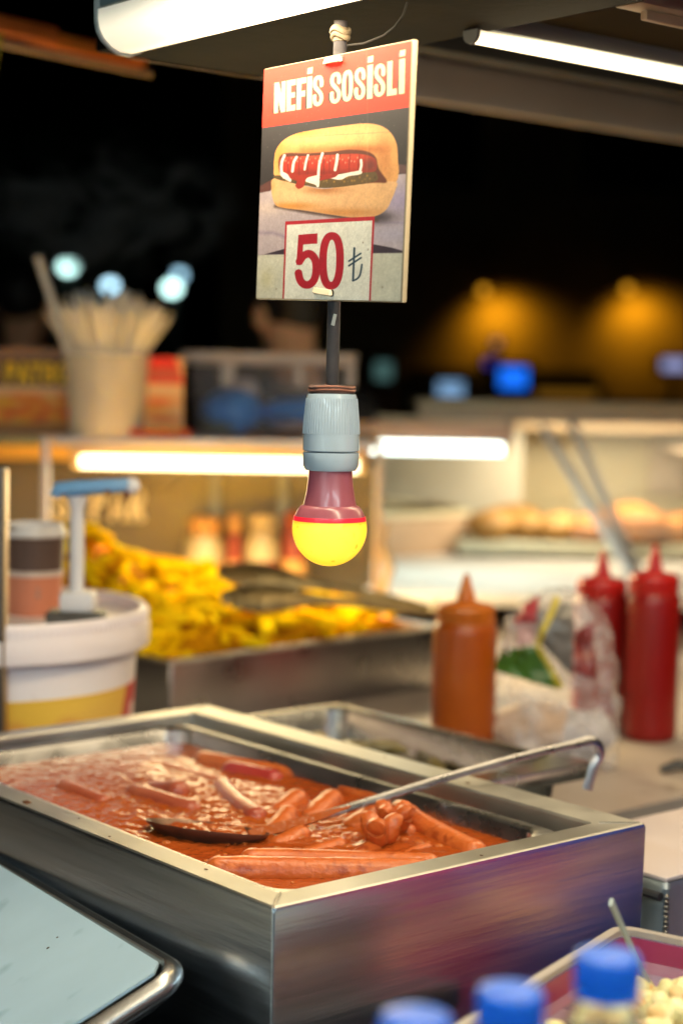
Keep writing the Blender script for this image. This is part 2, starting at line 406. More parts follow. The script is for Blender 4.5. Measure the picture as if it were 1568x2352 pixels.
# ------------------------------------------------------------------ batten lamps
def batten(name, label, centre, length, rotz, width, col, s_mid, s_end, end_len, edge, house_mat, hz=.035, drop=.034, watts=0):
    T = thing(name, label, 'lamp', tuple(centre), rotz)
    h = width / 2
    prof = [(-h, 0.0), (-h, -.008), (-h * .93, -.017), (-h * .78, -.024), (-h * .5, -drop * .9), (-h * .2, -drop), (h * .2, -drop), (h * .5, -drop * .9), (h * .78, -.024), (h * .93, -.017), (h, -.008), (h, 0.0)]
    q_ = drop / .034; prof = [(y, z * q_ if z > -.0245 and abs(y) > h * .7 else z) for y, z in prof]
    b = MB(); n = 24
    b.loops([[(-length / 2 + length * i / n, y, z) for y, z in prof] for i in range(n + 1)], True, True, True)
    b.build('diffuser', lamp_mat(name + '_glow', col, s_mid, s_end, length, end_len, edge), T, ang=60)
    b = MB(); b.box((0, 0, hz / 2 + .0015), (length, width * .98, hz), bevel=.003); b.build('housing', house_mat, T)
    cap = [(y * 1.05, z * 1.05 - .0005) for y, z in prof] + [(h * 1.05, hz + .004), (-h * 1.05, hz + .004)]
    for sx in (-1, 1):
        b = MB(); x0 = sx * (length / 2 + .0005); x1 = sx * (length / 2 + .0045)
        b.loops([[(x0, y, z) for y, z in cap], [(x1, y, z) for y, z in cap]], True, True, True)
        b.build('end_cap', mat('lamp_end_cap', (.28, .30, .29), .5), T)
    if watts:
        ld = bpy.data.lights.new('lamp_light', 'AREA'); ld.shape = 'RECTANGLE'; ld.size = length * .94; ld.size_y = width * .9; ld.energy = watts; ld.color = col
        lo = bpy.data.objects.new('lamp_light', ld); COL.objects.link(lo); lo.parent = T; lo.location = (length * .03, 0, -drop - .003)
    return T
HOUSE = mat('lamp_housing', (.13, .19, .20), .4, .3, var=.1)
LLEN = 1.3
WARM = (1.0, .84, .57)
c = uv(LU, LV - LLEN / 2, EYE + .28 + .034)
batten('batten_lamp', 'long glowing warm batten lamp under the roof above the sausage warmer', c, LLEN, UA + math.pi / 2, .058, WARM, 2.4, .42, .34, .30, HOUSE, watts=3.9)
q = at_z(1078, 84, EYE + .30); qu, qv = to_uv(q)
c = uv(qu + .655, qv, EYE + .30 + .005)
batten('batten_lamp', 'warm batten lamp beside the beam running to the upper right', c, 1.3, UA, .017, (1, .80, .48), 30, 5, .16, .10, mat('lamp_housing_grey', (.25, .27, .28), .4, .3), hz=.016, drop=.010, watts=4)
# unseen cool battens added for fill, suggested by glints in porcelain and warmer edge
COOL = (.74, .95, 1.0)
batten('batten_lamp', 'unseen cool white batten lamp added for fill on the customer side, left', uv(-1.25, -.75, EYE + .43), 1.3, UA + math.pi / 2, .05, COOL, 34, 20, .05, .8, HOUSE, hz=.03)
batten('batten_lamp', 'unseen cool white batten lamp added for fill on the customer side, right', uv(-.35, -1.75, EYE + .43), 1.3, UA, .05, COOL, 34, 20, .05, .8, HOUSE, hz=.03)
# pale reflector tray and unlit strip beyond the second lamp
T = thing('ceiling_panel', 'blue grey metal ceiling panel with a painted pale highlight above the second lamp', 'panel', tuple(uv(0, 0, 0)), UA)
b = MB(); b.box((qu + .62, qv - .12, EYE + .375), (1.3, .14, .012), bevel=.003); b.build('sheet', mat('blue_grey_sheet', (.055, .075, .088), .55, .1, var=.15, vscale=5), T)
b = MB(); b.box((qu + .36, qv - .105, EYE + .3665), (.05, .05, .004), bevel=.001); b.build('painted_highlight', mat('highlight_patch', (.30, .27, .18), .5), T)  # lamp highlight on the sheet, put in as a pale patch
q2 = at_z(1440, 38, EYE + .30); q2u, q2v = to_uv(q2)
T = thing('ceiling_rail', 'narrow beige metal rail at the top right beyond the second lamp', 'rail', tuple(uv(q2u, q2v, EYE + .31)), UA)
b = MB(); b.box((.5, 0, .006), (1.0, .03, .014), bevel=.003); b.build('rail_body', mat('beige_rail', (.45, .33, .23), .5, .2), T)
b = MB(); b.box((.5, 0, -.006), (.96, .008, .008), bevel=.002); b.build('rail_lip', mat('beige_rail_lip', (.50, .38, .27), .5, .2), T)

# ------------------------------------------------------------------ counters and stall base
poly = [(.425, .344), (2.4, .344), (2.4, 3.2), (-1.6, 3.2), (-1.6, BOX_L + .015), (.425, BOX_L + .015)]
T = thing('food_counter', 'grey beige counter top behind and beside the sausage warmer', 'counter', tuple(uv(0, 0, 0)), UA)
b = MB(); b.prism(poly, COUNTER_Z - .03, COUNTER_Z); b.build('counter_top', COUNTER, T)
poly2 = [(.455, .374), (2.37, .374), (2.37, 3.17), (-1.57, 3.17), (-1.57, BOX_L + .045), (.455, BOX_L + .045)]
b = MB(); b.prism(poly2, .02, COUNTER_Z - .0305); b.build('counter_base', mat('counter_side', (.020, .021, .024), .5, 0, var=.3, vscale=3), T)
BASE_Z = RIM_Z - .24
T = thing('low_bench', 'dark low bench carrying the sausage warmer', 'bench', tuple(uv(0, 0, 0)), UA)
b = MB(); b.box((-.55, .21, BASE_Z - .015), (2.0, .86, .03), bevel=.004); b.build('bench_top', mat('bench_top', (.05, .05, .052), .45, .3, var=.3), T)
for x in (-1.45, .38):
    for y in (-.15, .58):
        b = MB(); b.box((x, y, (BASE_Z - .0305) / 2), (.05, .05, BASE_Z - .031), bevel=.003); b.build('leg', DARK, T)
# ------------------------------------------------------------------ sausage warmer
W_, L_ = BOX_W, BOX_L
H_ = RIM_Z - BASE_Z
WB = thing('food_warmer', 'stainless steel sausage warmer box full of red sauce', 'food warmer', tuple(uv(0, 0, BASE_Z)), UA)
b = MB(); b.rr(W_, L_, [(.004, .0005, .002), (.0012, H_ - .004, .0022), (.0022, H_ - .001, .003)], cap0=True, seg=4)
b.build('body', STEEL_SIDE, WB, ang=30)
b = MB(); b.rr(W_, L_, [(.0024, H_ - .0012, .003), (.004, H_, .003), ((.026, .040, .028, .026), H_, .004), ((.0275, .0415, .0295, .0275), H_ - .002, .005), ((.0275, .0415, .0295, .0275), H_ - .028, .005)], seg=4)
b.build('rim', STEEL, WB, ang=30)
# welded mitres at the rim corners
for (x, y, a) in ((.0155, .0155, 45), (W_ - .021, .0155, 143), (W_ - .021, L_ - .0155, 37), (.0155, L_ - .0155, 135)):
    b = MB(); b.box((x, y, H_ + .0002), (.036, .0012, .0008), rot=Matrix.Rotation(math.radians(a), 3, 'Z')); b.build('weld_seam', STEEL_DARK, WB)
b = MB(); b.rr(W_, L_, [((.0275, .0415, .0295, .0275), H_ - .0285, .006), ((.040, .075, .040, .045), H_ - .0285, .01)], seg=5); b.build('water_gap', STEEL_DARK, WB)
PI0 = .034
def pin(d): return (PI0 + d - .001, .064 + d, PI0 + d, .042 + d)
b = MB(); b.rr(W_, L_, [(pin(0), H_ - .0115, .022), (pin(.002), H_ - .0075, .022), (pin(.011), H_ - .0075, .026), (pin(.0145), H_ - .0105, .028), (pin(.024), H_ - .13, .03)], cap1=True, seg=7)
b.build('pan', mat('pan_steel', (.60, .59, .60), .30, 1, var=.2, vscale=14, rvar=.08, bump=.08, bscale=14), WB, ang=50)
# soup
SOUP_Z = RIM_Z - .0235
def boil(u, v):
    d = math.hypot((u - .18) / .17, (v - .30) / .30)
    return max(0.0, 1 - d * .74)
def soup_h(u, v):
    k = .18 + 1.7 * boil(u, v)
    p = Vector((u, v, .3))
    h = mnoise.noise(p * 22) * .0003 + mnoise.noise(p * 84) * .0009 + mnoise.noise(p * 150) * .0007 + abs(mnoise.noise(p * 48 + Vector((3, 1, 0)))) * .0006
    return h * k
i0 = PI0 + .0155; ix1 = W_ - .064 - .0155; iy1 = L_ - .042 - .0155
nu, nv = 320, 520
b = MB(); b.grid(lambda s, t: Vector((i0 + (ix1 - i0) * s, i0 + (iy1 - i0) * t, H_ - .0232 + soup_h(i0 + (ix1 - i0) * s, i0 + (iy1 - i0) * t))), nu, nv)
SOUP = mat('tomato_sauce', (.37, .074, .012), .065, 0, col2=(.27, .040, .006), vscale=7, bump=.22, bscale=150, bdist=.002, spec=.5)
SOUP.node_tree.nodes['Principled BSDF'].inputs['IOR'].default_value = 1.33
b.build('sauce', SOUP, WB, ang=180)
DRIED = mat('dried_sauce', (.10, .035, .012), .5)
for x_, y_, r_ in ((.012, .375, .0042), (.019, .11, .0016), (.010, .235, .0012), (.020, .30, .0010), (.22, .012, .0013), (.385, .20, .0022), (.395, .33, .0014)):
    b = MB(); b.ball((x_, y_, H_ + .0001), r_, (1, 1.5, .2), 8, 6); b.jitter(r_ * .25, 400, x_); b.build('sauce_drip', DRIED, WB)

b = MB(); b.rr(W_, L_, [(pin(.0149), H_ - .0245, .028), (pin(.0151), H_ - .0205, .028)], seg=24)
for v_ in b.bm.verts:
    if v_.co.z > H_ - .022: v_.co.z += .0045 * max(-.4, mnoise.noise(v_.co * 45))
bmesh.ops.subdivide_edges(b.bm, edges=[e for e in b.bm.edges if e.calc_length() > .02], cuts=40)
for v_ in b.bm.verts:
    if v_.co.z > H_ - .0225: v_.co.z += .0035 * mnoise.noise(Vector((v_.co.x * 60, v_.co.y * 60, 3)))
b.build('sauce_crust', mat('sauce_crust', (.16, .018, .004), .35, 0, var=.4, vscale=60), WB)

# ------------------------------------------------------------------ sausages
SKIN = [mat('sausage_skin', (.46, .088, .014), .36, 0, col2=(.58, .135, .026), vscale=38, bump=.8, bscale=190, bdist=.0018, coat=.15, sss=.04, spots=((.34, .055, .009), 75, .54)),
        mat('sausage_skin_pink', (.46, .12, .055), .26, 0, col2=(.34, .06, .03), vscale=25, bump=.25, bscale=130, bdist=.0012, coat=.2, sss=.06, spots=((.34, .07, .03), 60, .58)),
        mat('sausage_skin_red', (.33, .022, .030), .24, 0, col2=(.42, .05, .03), vscale=20, bump=.2, bscale=120, bdist=.001, coat=.6, sss=.1)]
def sausage_mesh(length, r, bend, seed):
    b = MB(); rnd = random.Random(seed); n = 40; m_ = 18; rings = []
    for i in range(n + 1):
        s = i / n; s = .5 - .5 * math.copysign(abs(math.cos(math.pi * s)) ** .8, math.cos(math.pi * s)); x = (s - .5) * length
        e = min(s, 1 - s) * length / r
        rad = r * (math.sqrt(max(0, 1 - (1 - min(e, 1)) ** 2)) if e < 1 else 1) * (1 + .05 * math.sin(s * 5 + seed)) if 0 < i < n else r * .12
        y = bend * (4 * (s - .5) ** 2 - .5)
        ring = []
        for k in range(m_):
            a = 2 * math.pi * k / m_
            rr_ = rad * (1 + .05 * mnoise.noise(Vector((x * 70, math.cos(a) * 2, math.sin(a) * 2 + seed))) + .03 * mnoise.noise(Vector((x * 200, math.cos(a) * 5, math.sin(a) * 5 + seed))))
            ring.append((x, y + rr_ * math.cos(a), rr_ * math.sin(a)))
        rings.append(ring)
    b.loops(rings, True, True, True); return b
SAUS = [  # x0,y0,x1,y1 (picture sight lines), radius, skin, bend, rise, tip slope, label
    (480, 1990, 985, 1992, .0125, 0, .004, .006, .0, 'longest sausage lying along the near rim of the warmer'),
    (560, 1968, 1000, 1978, .0115, 0, -.003, .004, .0, 'long sausage floating just behind the longest one at the near rim'),
    (908, 1862, 1098, 1948, .0130, 0, .003, .004, -.004, 'thick orange sausage pointing at the right corner with a rounded far end'),
    (786, 1800, 905, 1838, .0110, 0, .003, .004, .0, 'curved sausage just behind the ladle handle near the pan wall'),
    (634, 1848, 690, 1832, .0125, 0, .0, .003, .010, 'round ended sausage surfacing in the middle left of the handle'),
    (705, 1862, 770, 1830, .0125, 0, .0, .003, .006, 'upright sausage end touching the handle from behind'),
    (618, 1900, 668, 1868, .0120, 0, .0, .002, .008, 'split topped sausage end beside the ladle bowl'),
    (802, 1886, 856, 1870, .0130, 0, .0, .003, .008, 'dark orange sausage end just in front of the handle'),
    (630, 1932, 700, 1910, .0130, 0, .0, .001, .004, 'sausage end half sunk below the start of the handle'),
    (712, 1948, 775, 1938, .0110, 0, .0, .000, .003, 'small sausage end ringed with bubbles behind the near long pair'),
    (780, 1912, 850, 1900, .0095, 0, .0, -.003, .002, 'sunken sausage end between the bubbles and the split sausage'),
    (925, 1958, 972, 1945, .0085, 0, .0, .000, .002, 'short sausage tip in front of the split sausage'),
    (955, 1848, 1040, 1880, .0110, 0, .002, -.004, .0, 'sunken sausage by the right pan wall under the handle'),
    (455, 1735, 690, 1772, .0125, 0, .004, .003, .0, 'far sausage with a bright glint nearest the far pan wall'),
    (520, 1758, 640, 1780, .0130, 2, .0, .003, .0, 'magenta red sausage among the far group'),
    (378, 1752, 520, 1792, .0085, 1, .002, .001, .0, 'thin glinting sausage in front of the magenta one'),
    (505, 1792, 590, 1868, .0115, 1, .004, .003, .0, 'pale pink peeled sausage slanting in the middle of the sauce'),
    (345, 1790, 420, 1816, .0120, 1, .0, .003, .006, 'upper sausage of the touching pair under the steam'),
    (300, 1808, 448, 1852, .0125, 1, .004, .002, .0, 'lower sausage of the touching pair under the steam'),
    (140, 1800, 245, 1838, .0125, 1, .002, .000, .0, 'hazy sausage farthest to the left under the steam'),
    (370, 1885, 500, 1915, .0120, 1, .0, -.006, .0, 'sunken sausage just behind the ladle bowl'),
    (510, 1905, 598, 1884, .0120, 1, .0, -.004, .0, 'sunken brown red sausage between ladle bowl and glinting ripples'),
    (330, 1745, 420, 1762, .0085, 0, .0, -.004, .0, 'faint sunken sausage in the far left of the sauce'),
]
for i, (x0, y0, x1, y1, r, sk, bend, rise, tip, lab) in enumerate(SAUS):
    r *= .93
    a = at_z(x0, y0, SOUP_Z + rise); c = at_z(x1, y1, SOUP_Z + rise)
    mid = (a + c) / 2; d = c - a; ln = min(.19, max(.05, d.length + .008))
    ob = sausage_mesh(ln, r, bend, i).build('sausage', SKIN[sk], loc=(mid.x, mid.y, SOUP_Z + rise - (.0036 if i < 3 else .0066)))
    ob.rotation_euler = (0, -math.asin(max(-.3, min(.3, tip / (ln * .5)))), math.atan2(d.y, d.x))
    tag(ob, lab, 'sausage', 'sausages simmering in the warmer')
# the two splayed, cross-cut sausages
def bloom(name, x, y, yaw, lab, petals=4, r=.0085, ln=.032, seed=1):
    P0 = at_z(x, y, SOUP_Z + .004)
    T = thing(name, lab, 'sausage', (P0.x, P0.y, SOUP_Z - .004), yaw, 'sausages simmering in the warmer')
    for k in range(petals):
        a = 2 * math.pi * k / petals + .5
        b = MB(); pts = []; rad = []
        for j in range(9):
            s = j / 8; out = .004 + .015 * s ** 1.3
            pts.append((out * math.cos(a), out * math.sin(a), .002 + .021 * math.sin(s * 2.0)))
            rad.append(r * math.sqrt(max(.02, 1 - (2 * s - 1) ** 4)) * (1.0 if s < .5 else 1.0))
        b.tube(pts, rad, 12); b.jitter(.0008, 90, seed + k)
        b.build('split_lobe', SKIN[0], T)
    b = MB(); b.tube([(0, 0, .006), (.01, 0, 0), (.06, .004, -.008)], [.006, .0105, .008], 14); b.build('stump', SKIN[0], T)
    return T
bloom('split_sausage', 905, 1900, .4, 'cross cut sausage with curled lobes standing up in the right of the sauce', 4, .0085)
bloom('split_sausage', 872, 1930, -2.3, 'second cross cut sausage half sunk in front of the curled one', 3, .0095, seed=6)
# air bubbles in the boiling patch
b = MB(); rnd = random.Random(3)
for k in range(120):
    uu, vv = rnd.gauss(.20, .07), rnd.gauss(.17, .10)
    if not (.07 < uu < W_ - .12 and .07 < vv < L_ - .07): continue
    r = rnd.choice((.0015, .002, .0025, .003, .0045))
    ret = bmesh.ops.create_uvsphere(b.bm, u_segments=10, v_segments=7, radius=r)
    bmesh.ops.scale(b.bm, vec=(1, 1, .5), verts=ret['verts']); bmesh.ops.translate(b.bm, vec=(uu, vv, H_ - .0228), verts=ret['verts'])
ob = b.build('bubbles', mat('sauce_bubble', (.42, .10, .02), .03, 0, spec=.7), WB); ob['kind'] = 'stuff'
# ------------------------------------------------------------------ ladle
LZ = SOUP_Z
A = at_z(600, 1915, LZ + .002); Bp = at_z(1060, 1785, RIM_Z + .010)
T = thing('ladle', 'long steel ladle resting across the warmer with its hooked handle over the small tray', 'ladle', tuple(A))
hd = (Bp - A); hl = hd.length; hdir = hd.normalized()
end = A + hdir * 10
# extend to the hook
best = None
for k in range(200):
    q = A + hdir * (hl + k * .004)
    vv = q - Vector((0, 0, EYE)); px = IMG_W / 2 + F_PX * vv.dot(cam_right) / vv.dot(fwd)
    if px >= 1350: best = q; break
path = [Vector((0, 0, 0)) - hdir * .012 + Vector((0, 0, .001))]
tot = (best - A).length
for k in range(1, 13): 
    s = k / 12; path.append(hdir * tot * s + Vector((0, 0, .007 * math.sin(s * math.pi) * s)))
e = path[-1]; tail0 = len(path); hh = Vector((hdir.x, hdir.y, 0)).normalized()
for k in range(1, 9):
    a = k / 8 * math.radians(150); path.append(e + hh * (.012 * math.sin(a)) + Vector((0, 0, -.012 * (1 - math.cos(a)))))
e2 = path[-1]
for k in range(1, 5): path.append(e2 + Vector((-.008 * hh.x, -.008 * hh.y, -.026)) * (k / 4))
wd = [.0095] * 2 + [.0080] * 10 + [.0105] * (len(path) - 12)
HANDLE = mat('ladle_steel', (.42, .41, .43), .30, 1, var=.1, vscale=20, rvar=.06, bump=.05, bscale=30)
b = MB(); b.strip(path, wd, .0028, (.25, -.75, .62)); b.build('handle', HANDLE, T, ang=50)
b = MB(); b.strip([p + Vector((.0005, -.0013, .0012)) for p in path[0:4]], [.0098, .0096, .0075, .002], .0012, (.25, -.75, .62)); b.build('sauce_film', mat('sauce_film', (.34, .075, .015), .15, 0, bump=.6, bscale=160, bdist=.002), T)
# bowl: shallow dish, near wall proud of the sauce
Lt = at_z(303, 1900, LZ + .006); Rt = at_z(575, 1950, LZ + .002)
bc = (Lt + Rt) / 2; bd = Rt - Lt; ba = bd.length / 2; byaw = math.atan2(bd.y, bd.x)
bowl = MB()
def dish(s, t):
    a = 2 * math.pi * s; r = t
    x = ba * r * math.cos(a); y = .036 * r * math.sin(a); z = -.022 * (1 - r * r) + .004 * r
    tilt = -y * .18
    return Vector((x, y, z + tilt))
n = 40; rings = [[dish(i / n, t) for i in range(n)] for t in (1.0, .9, .75, .55, .35, .15)]
rings = [[p + Vector((0, 0, -.0016)) for p in r] for r in rings[::-1]] + [[p * 1.0 for p in r] for r in rings]
bowl.loops(rings, True, True, True)
off = Vector((-math.sin(byaw), math.cos(byaw), 0)) * .030
bo = bowl.build('bowl', mat('stained_ladle', (.13, .075, .05), .45, .7, var=.3, vscale=30, bump=.1), T, ang=60)
bo.location = (bc + off + Vector((0, 0, -.0005)) - A); bo.rotation_euler = (0, 0, byaw)

# ------------------------------------------------------------------ small side tray with pickles and its spoon
TZ = EYE - .410
pr = [to_uv(at_z(1344, 1755, TZ)), to_uv(at_z(780, 1615, TZ)), to_uv(at_z(650, 1650, TZ)), to_uv(at_z(1169, 1800, TZ))]
tu1 = (pr[0][0] + pr[1][0]) / 2; tv0 = pr[0][1]; tv1 = pr[1][1]; tu0 = .428
TW, TL = tu1 - tu0, tv1 - tv0
print('tray', tu0, tu1, tv0, tv1)
TR = thing('side_tray', 'small steel tray of dark green pickles beside the warmer', 'tray', tuple(uv(tu0, tv0, COUNTER_Z + .001)), UA)
th = TZ - COUNTER_Z
b = MB(); b.rr(TW, TL, [(.0, th - .004, .022), (.0005, th - .001, .022), (.002, th, .022), (.013, th, .022), (.016, th - .003, .024), (.024, .004, .03)], cap1=True, seg=7)
b.rr(TW, TL, [(.0225, .001, .03), (.0145, th - .004, .024), (.0005, th - .004, .022)], cap0=True, seg=7)
b.build('pan', STEEL_BRIGHT, TR, ang=45)
PK = mat('pickle', (.09, .07, .025), .35, 0, col2=(.22, .16, .06), vscale=30, bump=.3, bscale=90)
PK2 = mat('pickle_pale', (.52, .40, .20), .35, 0, col2=(.22, .15, .05), vscale=30, bump=.3, bscale=90)
b = MB(); b.rr(TW - .046, TL - .046, [(0, .004, .02), (0, .035, .02)], cap1=True, cap0=True, o=(.023, .023)); b.jitter(.002, 30)
b.build('brine', mat('dark_brine', (.05, .035, .014), .12, 0, var=.3, vscale=20), TR)
rnd = random.Random(5)
base_pk = []
for k in range(4):
    b = MB(); b.tube([(-.028, 0, 0), (-.012, .003 * k, .004), (.012, .002, .005), (.03, -.003, 0)], [.003, .0085, .009, .004], 10); b.jitter(.0015, 70, k); base_pk.append(b.mesh('pickle', PK if k < 2 else PK2))
for k in range(34):
    u_ = rnd.uniform(.035, TW - .035); v_ = rnd.uniform(.045, TL - .045)
    P0 = uv(tu0 + u_, tv0 + v_, COUNTER_Z + .040 + rnd.uniform(0, .020))
    o = copy_mesh('pickle', base_pk[k % 4], tuple(P0), (rnd.uniform(-.3, .3), rnd.uniform(-.4, .4), rnd.uniform(0, 6.28)))
    tag(o, 'glossy olive green pickle lying in the small steel tray' if k % 4 < 2 else 'pale yellow green pickle lying in the small steel tray', 'pickle', 'dark pickles in the side tray' if k % 4 < 2 else 'pale pickles in the side tray')
# steel cover lip standing at the near end of the tray
T = thing('tray_cover', 'steel sliding lip with a rounded cut out at the near end of the small tray', 'cover', tuple(uv(tu0, tv0, TZ)), UA)
pts = [(.02, -.004), (TW + .002, -.004), (TW + .004, .002), (TW + .004, .030), (TW - .004, .040), (TW - .030, .040), (TW - .046, .030), (TW - .060, .024), (.055, .024), (.02, .030)]
b = MB(); b.prism(pts, .0012, .0030); b.build('plate', STEEL_BRIGHT, T)
b = MB(); b.box(((TW + .02) / 2, -.0055, -.006), (TW - .018, .0022, .016), bevel=.0008); b.build('turned_edge', STEEL_BRIGHT, T)

# ------------------------------------------------------------------ sheet pan with teal board, lower left
TB = EYE - .44
C0 = at_z(388, 2212, TB); Cfar = at_z(0, 1985, TB)
e1 = (Cfar - C0).normalized()
# the board dips towards the near side: choose the dip that carries its right edge down the seen line
perp = Vector((-e1.y, e1.x, 0)); 
if perp.dot(Vector((-1, -1, 0))) < 0: perp = -perp
tgt = at_y(237, 2307, 1.0) - Vector((0, 0, EYE))
bestk = min((abs((lambda q: (IMG_W / 2 + F_PX * q.dot(cam_right) / q.dot(fwd) - 384) * .63 + (IMG_H / 2 - F_PX * q.dot(cam_up) / q.dot(fwd)) - 2214)(C0 + (perp * math.cos(t) - Vector((0, 0, math.sin(t)))) * .08 - Vector((0, 0, EYE)))), t) for t in np.linspace(0, .6, 61))
dip = bestk[1]; print('dip', math.degrees(dip))
e2 = perp * math.cos(dip) - Vector((0, 0, math.sin(dip)))
nz = e1.cross(e2); 
if nz.z < 0: nz = -nz
# local axes: x along e2, y along e1
Mx = Matrix((e2, e1, e2.cross(e1))).transposed().to_4x4()
zs = 1 if e2.cross(e1).z > 0 else -1
Mx.translation = C0
SP = thing('sheet_pan', 'steel sheet pan with a rolled rim at the lower left', 'tray', matrix=Mx)
prof = [(.020, -.020 * zs, .012), (.010, -.018 * zs, .016), (.002, -.004 * zs, .020), (-.004, .0045 * zs, .022), (-.009, .0035 * zs, .026), (-.0135, -.002 * zs, .027), (-.0135, -.008 * zs, .027), (-.009, -.0135 * zs, .026), (-.004, -.014 * zs, .022), (.006, -.024 * zs, .016), (.018, -.0225 * zs, .012)]
b = MB(); b.rr(.42, .62, prof, cap0=True, cap1=True, seg=7, o=(.006, -.012)); b.build('pan', mat('rolled_steel', (.62, .62, .62), .24, 1, var=.1, vscale=20, bump=.05, bscale=20), SP, ang=50)
CB = thing('cutting_board', 'pale teal plastic board lying on the sheet pan at the lower left', 'board', matrix=Mx)
poly = [(.006, .004), (.016, -.006), (.10, -.0075), (.40, -.006), (.41, .62), (.20, .60), (.006, .60), (.003, .30)]
b = MB(); b.prism(poly, .001 * zs, .0035 * zs)
b.build('board', mat('teal_board', (.38, .51, .60), .38, 0, var=.10, vscale=5, rvar=.10, spots=((.20, .31, .37), 16, .60), stretch=(1, 1.6, 1)), CB)
rnd = random.Random(8)
for k in range(9):
    b = MB(); b.ball((0, 0, 0), rnd.uniform(.0006, .0013), (1.4, 1, .5), 8, 6); b.jitter(.0003, 500, k)
    b.build('speck', mat('crumb', (.10, .09, .08), .7), CB, loc=(rnd.uniform(.03, .22), rnd.uniform(.02, .40), .0037 * zs))
for k in range(5):
    b = MB(); x_, y_, a_ = rnd.uniform(.04, .18), rnd.uniform(.03, .30), rnd.uniform(.2, 1.2)
    b.strip([(0, 0, 0), (.02 * math.cos(a_), .02 * math.sin(a_), 0), (.045 * math.cos(a_ + .1), .045 * math.sin(a_ + .1), 0)], .0006, .0002, (0, 0, 1)); b.build('knife_mark', mat('knife_mark', (.20, .28, .32), .6), CB, loc=(x_, y_, .0036 * zs))
# stand under the pan
b = MB()
T = thing('pan_stand', 'dark stand under the sheet pan at the lower left', 'stand', tuple(uv(-.27, .12, 0)), UA)
b = MB(); b.box((0, .1, (EYE - .60) / 2 + .0), (.26, .5, EYE - .602), bevel=.01); b.build('stand_body', DARK, T)
b = MB(); b.box((0, .1, EYE - .598), (.28, .52, .006), bevel=.002); b.build('stand_top', BLACKP, T)

# ------------------------------------------------------------------ grey steel box at the right
NZ = EYE - .44
nc = at_z(1531, 2030, NZ); nu_, nv_ = to_uv(nc)
T = thing('steel_box', 'grey steel box with a welded corner seam right of the warmer', 'equipment box', tuple(uv(nu_, nv_, 0)), UA)
b = MB(); b.rr(.45, .17, [(.003, .3, .004), (.0005, NZ - .006, .006), (.003, NZ - .001, .006)], cap0=True, seg=4); b.build('casing', mat('grey_casing', (.20, .23, .26), .38, .75, var=.4, vscale=9, spots=((.03, .03, .03), 7, .58)), T, ang=30)
b = MB(); b.box((.225, .085, NZ), (.436, .156, .004), bevel=.0012); b.build('top_sheet', mat('pinkish_top', (.52, .44, .43), .5), T)
b = MB()
for k in range(40): b.ball((.0005, .0005, NZ - .012 - k * .0045), .0026, (1, 1, .8), 8, 6)
b.build('weld_bead', STEEL_DARK, T)
b = MB(); b.tube([(-.004, .004, NZ - .012), (-.004, .17, NZ - .012)], .004, 8); b.build('seal_strip', BLACKP, T)
for x in (.03, .42):
    for y in (.03, .14):
        b = MB(); b.box((x, y, .1495), (.03, .03, .298), bevel=.002); b.build('leg', DARK, T)

# ------------------------------------------------------------------ box of chopped food, lower right
BZ = EYE - .40
c0 = at_z(1420, 2122, BZ); cl = at_z(1080, 2331, BZ); cr = at_z(1568, 2150, BZ)
ey = (cl - c0).normalized(); ex = Vector((-ey.y, ey.x, 0)); 
if ex.dot(cr - c0) < 0: ex = -ex
ang = math.atan2(ex.y, ex.x)
BX = thing('clear_container', 'clear plastic container of chopped food with a dark pink rim', 'container', (c0.x, c0.y, BZ - .085), ang)
sgn = 1 if Vector((-math.sin(ang), math.cos(ang), 0)).dot(ey) > 0 else -1
CWd, CLn = .26, .30
oy = 0 if sgn > 0 else -CLn
PLAS = mat('clear_pink_plastic', (.80, .50, .62), .12, 0, alpha=.35, var=.05)
b = MB(); b.rr(CWd, CLn, [(.012, .0015, .015), (.0035, .080, .012), (.0055, .080, .011), (.014, .0035, .014)], cap0=True, cap1=True, seg=5, o=(0, oy)); b.build('shell', PLAS, BX, ang=40)
b = MB(); b.rr(CWd, CLn, [(.0045, .0802, .012), (-.001, .0805, .014), (-.001, .0845, .014), (.006, .0845, .011), (.006, .0802, .011)], seg=5, o=(0, oy)); b.build('rim', mat('beige_rim', (.46, .40, .36), .4, 0, trans=.25), BX)
b = MB(); b.rr(CWd, CLn, [(.0075, .055, .012), (.007, .0795, .012)], seg=5, o=(0, oy)); b.build('pink_band', mat('magenta_band', (.27, .03, .085), .3, 0, var=.25, vscale=12), BX)
b = MB(); b.rr(CWd - .036, CLn - .036, [(0, .004, .01), (0, .036, .01)], True, True, o=(.018, oy + .018)); b.build('food_bed', mat('food_bed', (.50, .36, .12), .6, 0, var=.4, vscale=60), BX)
FM = [mat('chopped_cream', (.72, .62, .28), .5, 0, col2=(.80, .72, .42), vscale=40, sss=.1, bump=.3, bscale=90), mat('chopped_tan', (.62, .38, .14), .5, 0, col2=(.75, .55, .28), vscale=40, bump=.3, bscale=90)]
chunk = []
for k in range(6):
    b = MB(); b.ball((0, 0, 0), .0105, (1.2, .9, .7), 10, 7); b.ball((.006, .004, .003), .0075, (1, 1, 1), 8, 6); b.jitter(.004, 110, k); chunk.append(b.mesh('chopped_piece', FM[0] if k < 4 else FM[1]))
rnd = random.Random(11); Rz = Matrix.Rotation(ang, 3, 'Z')
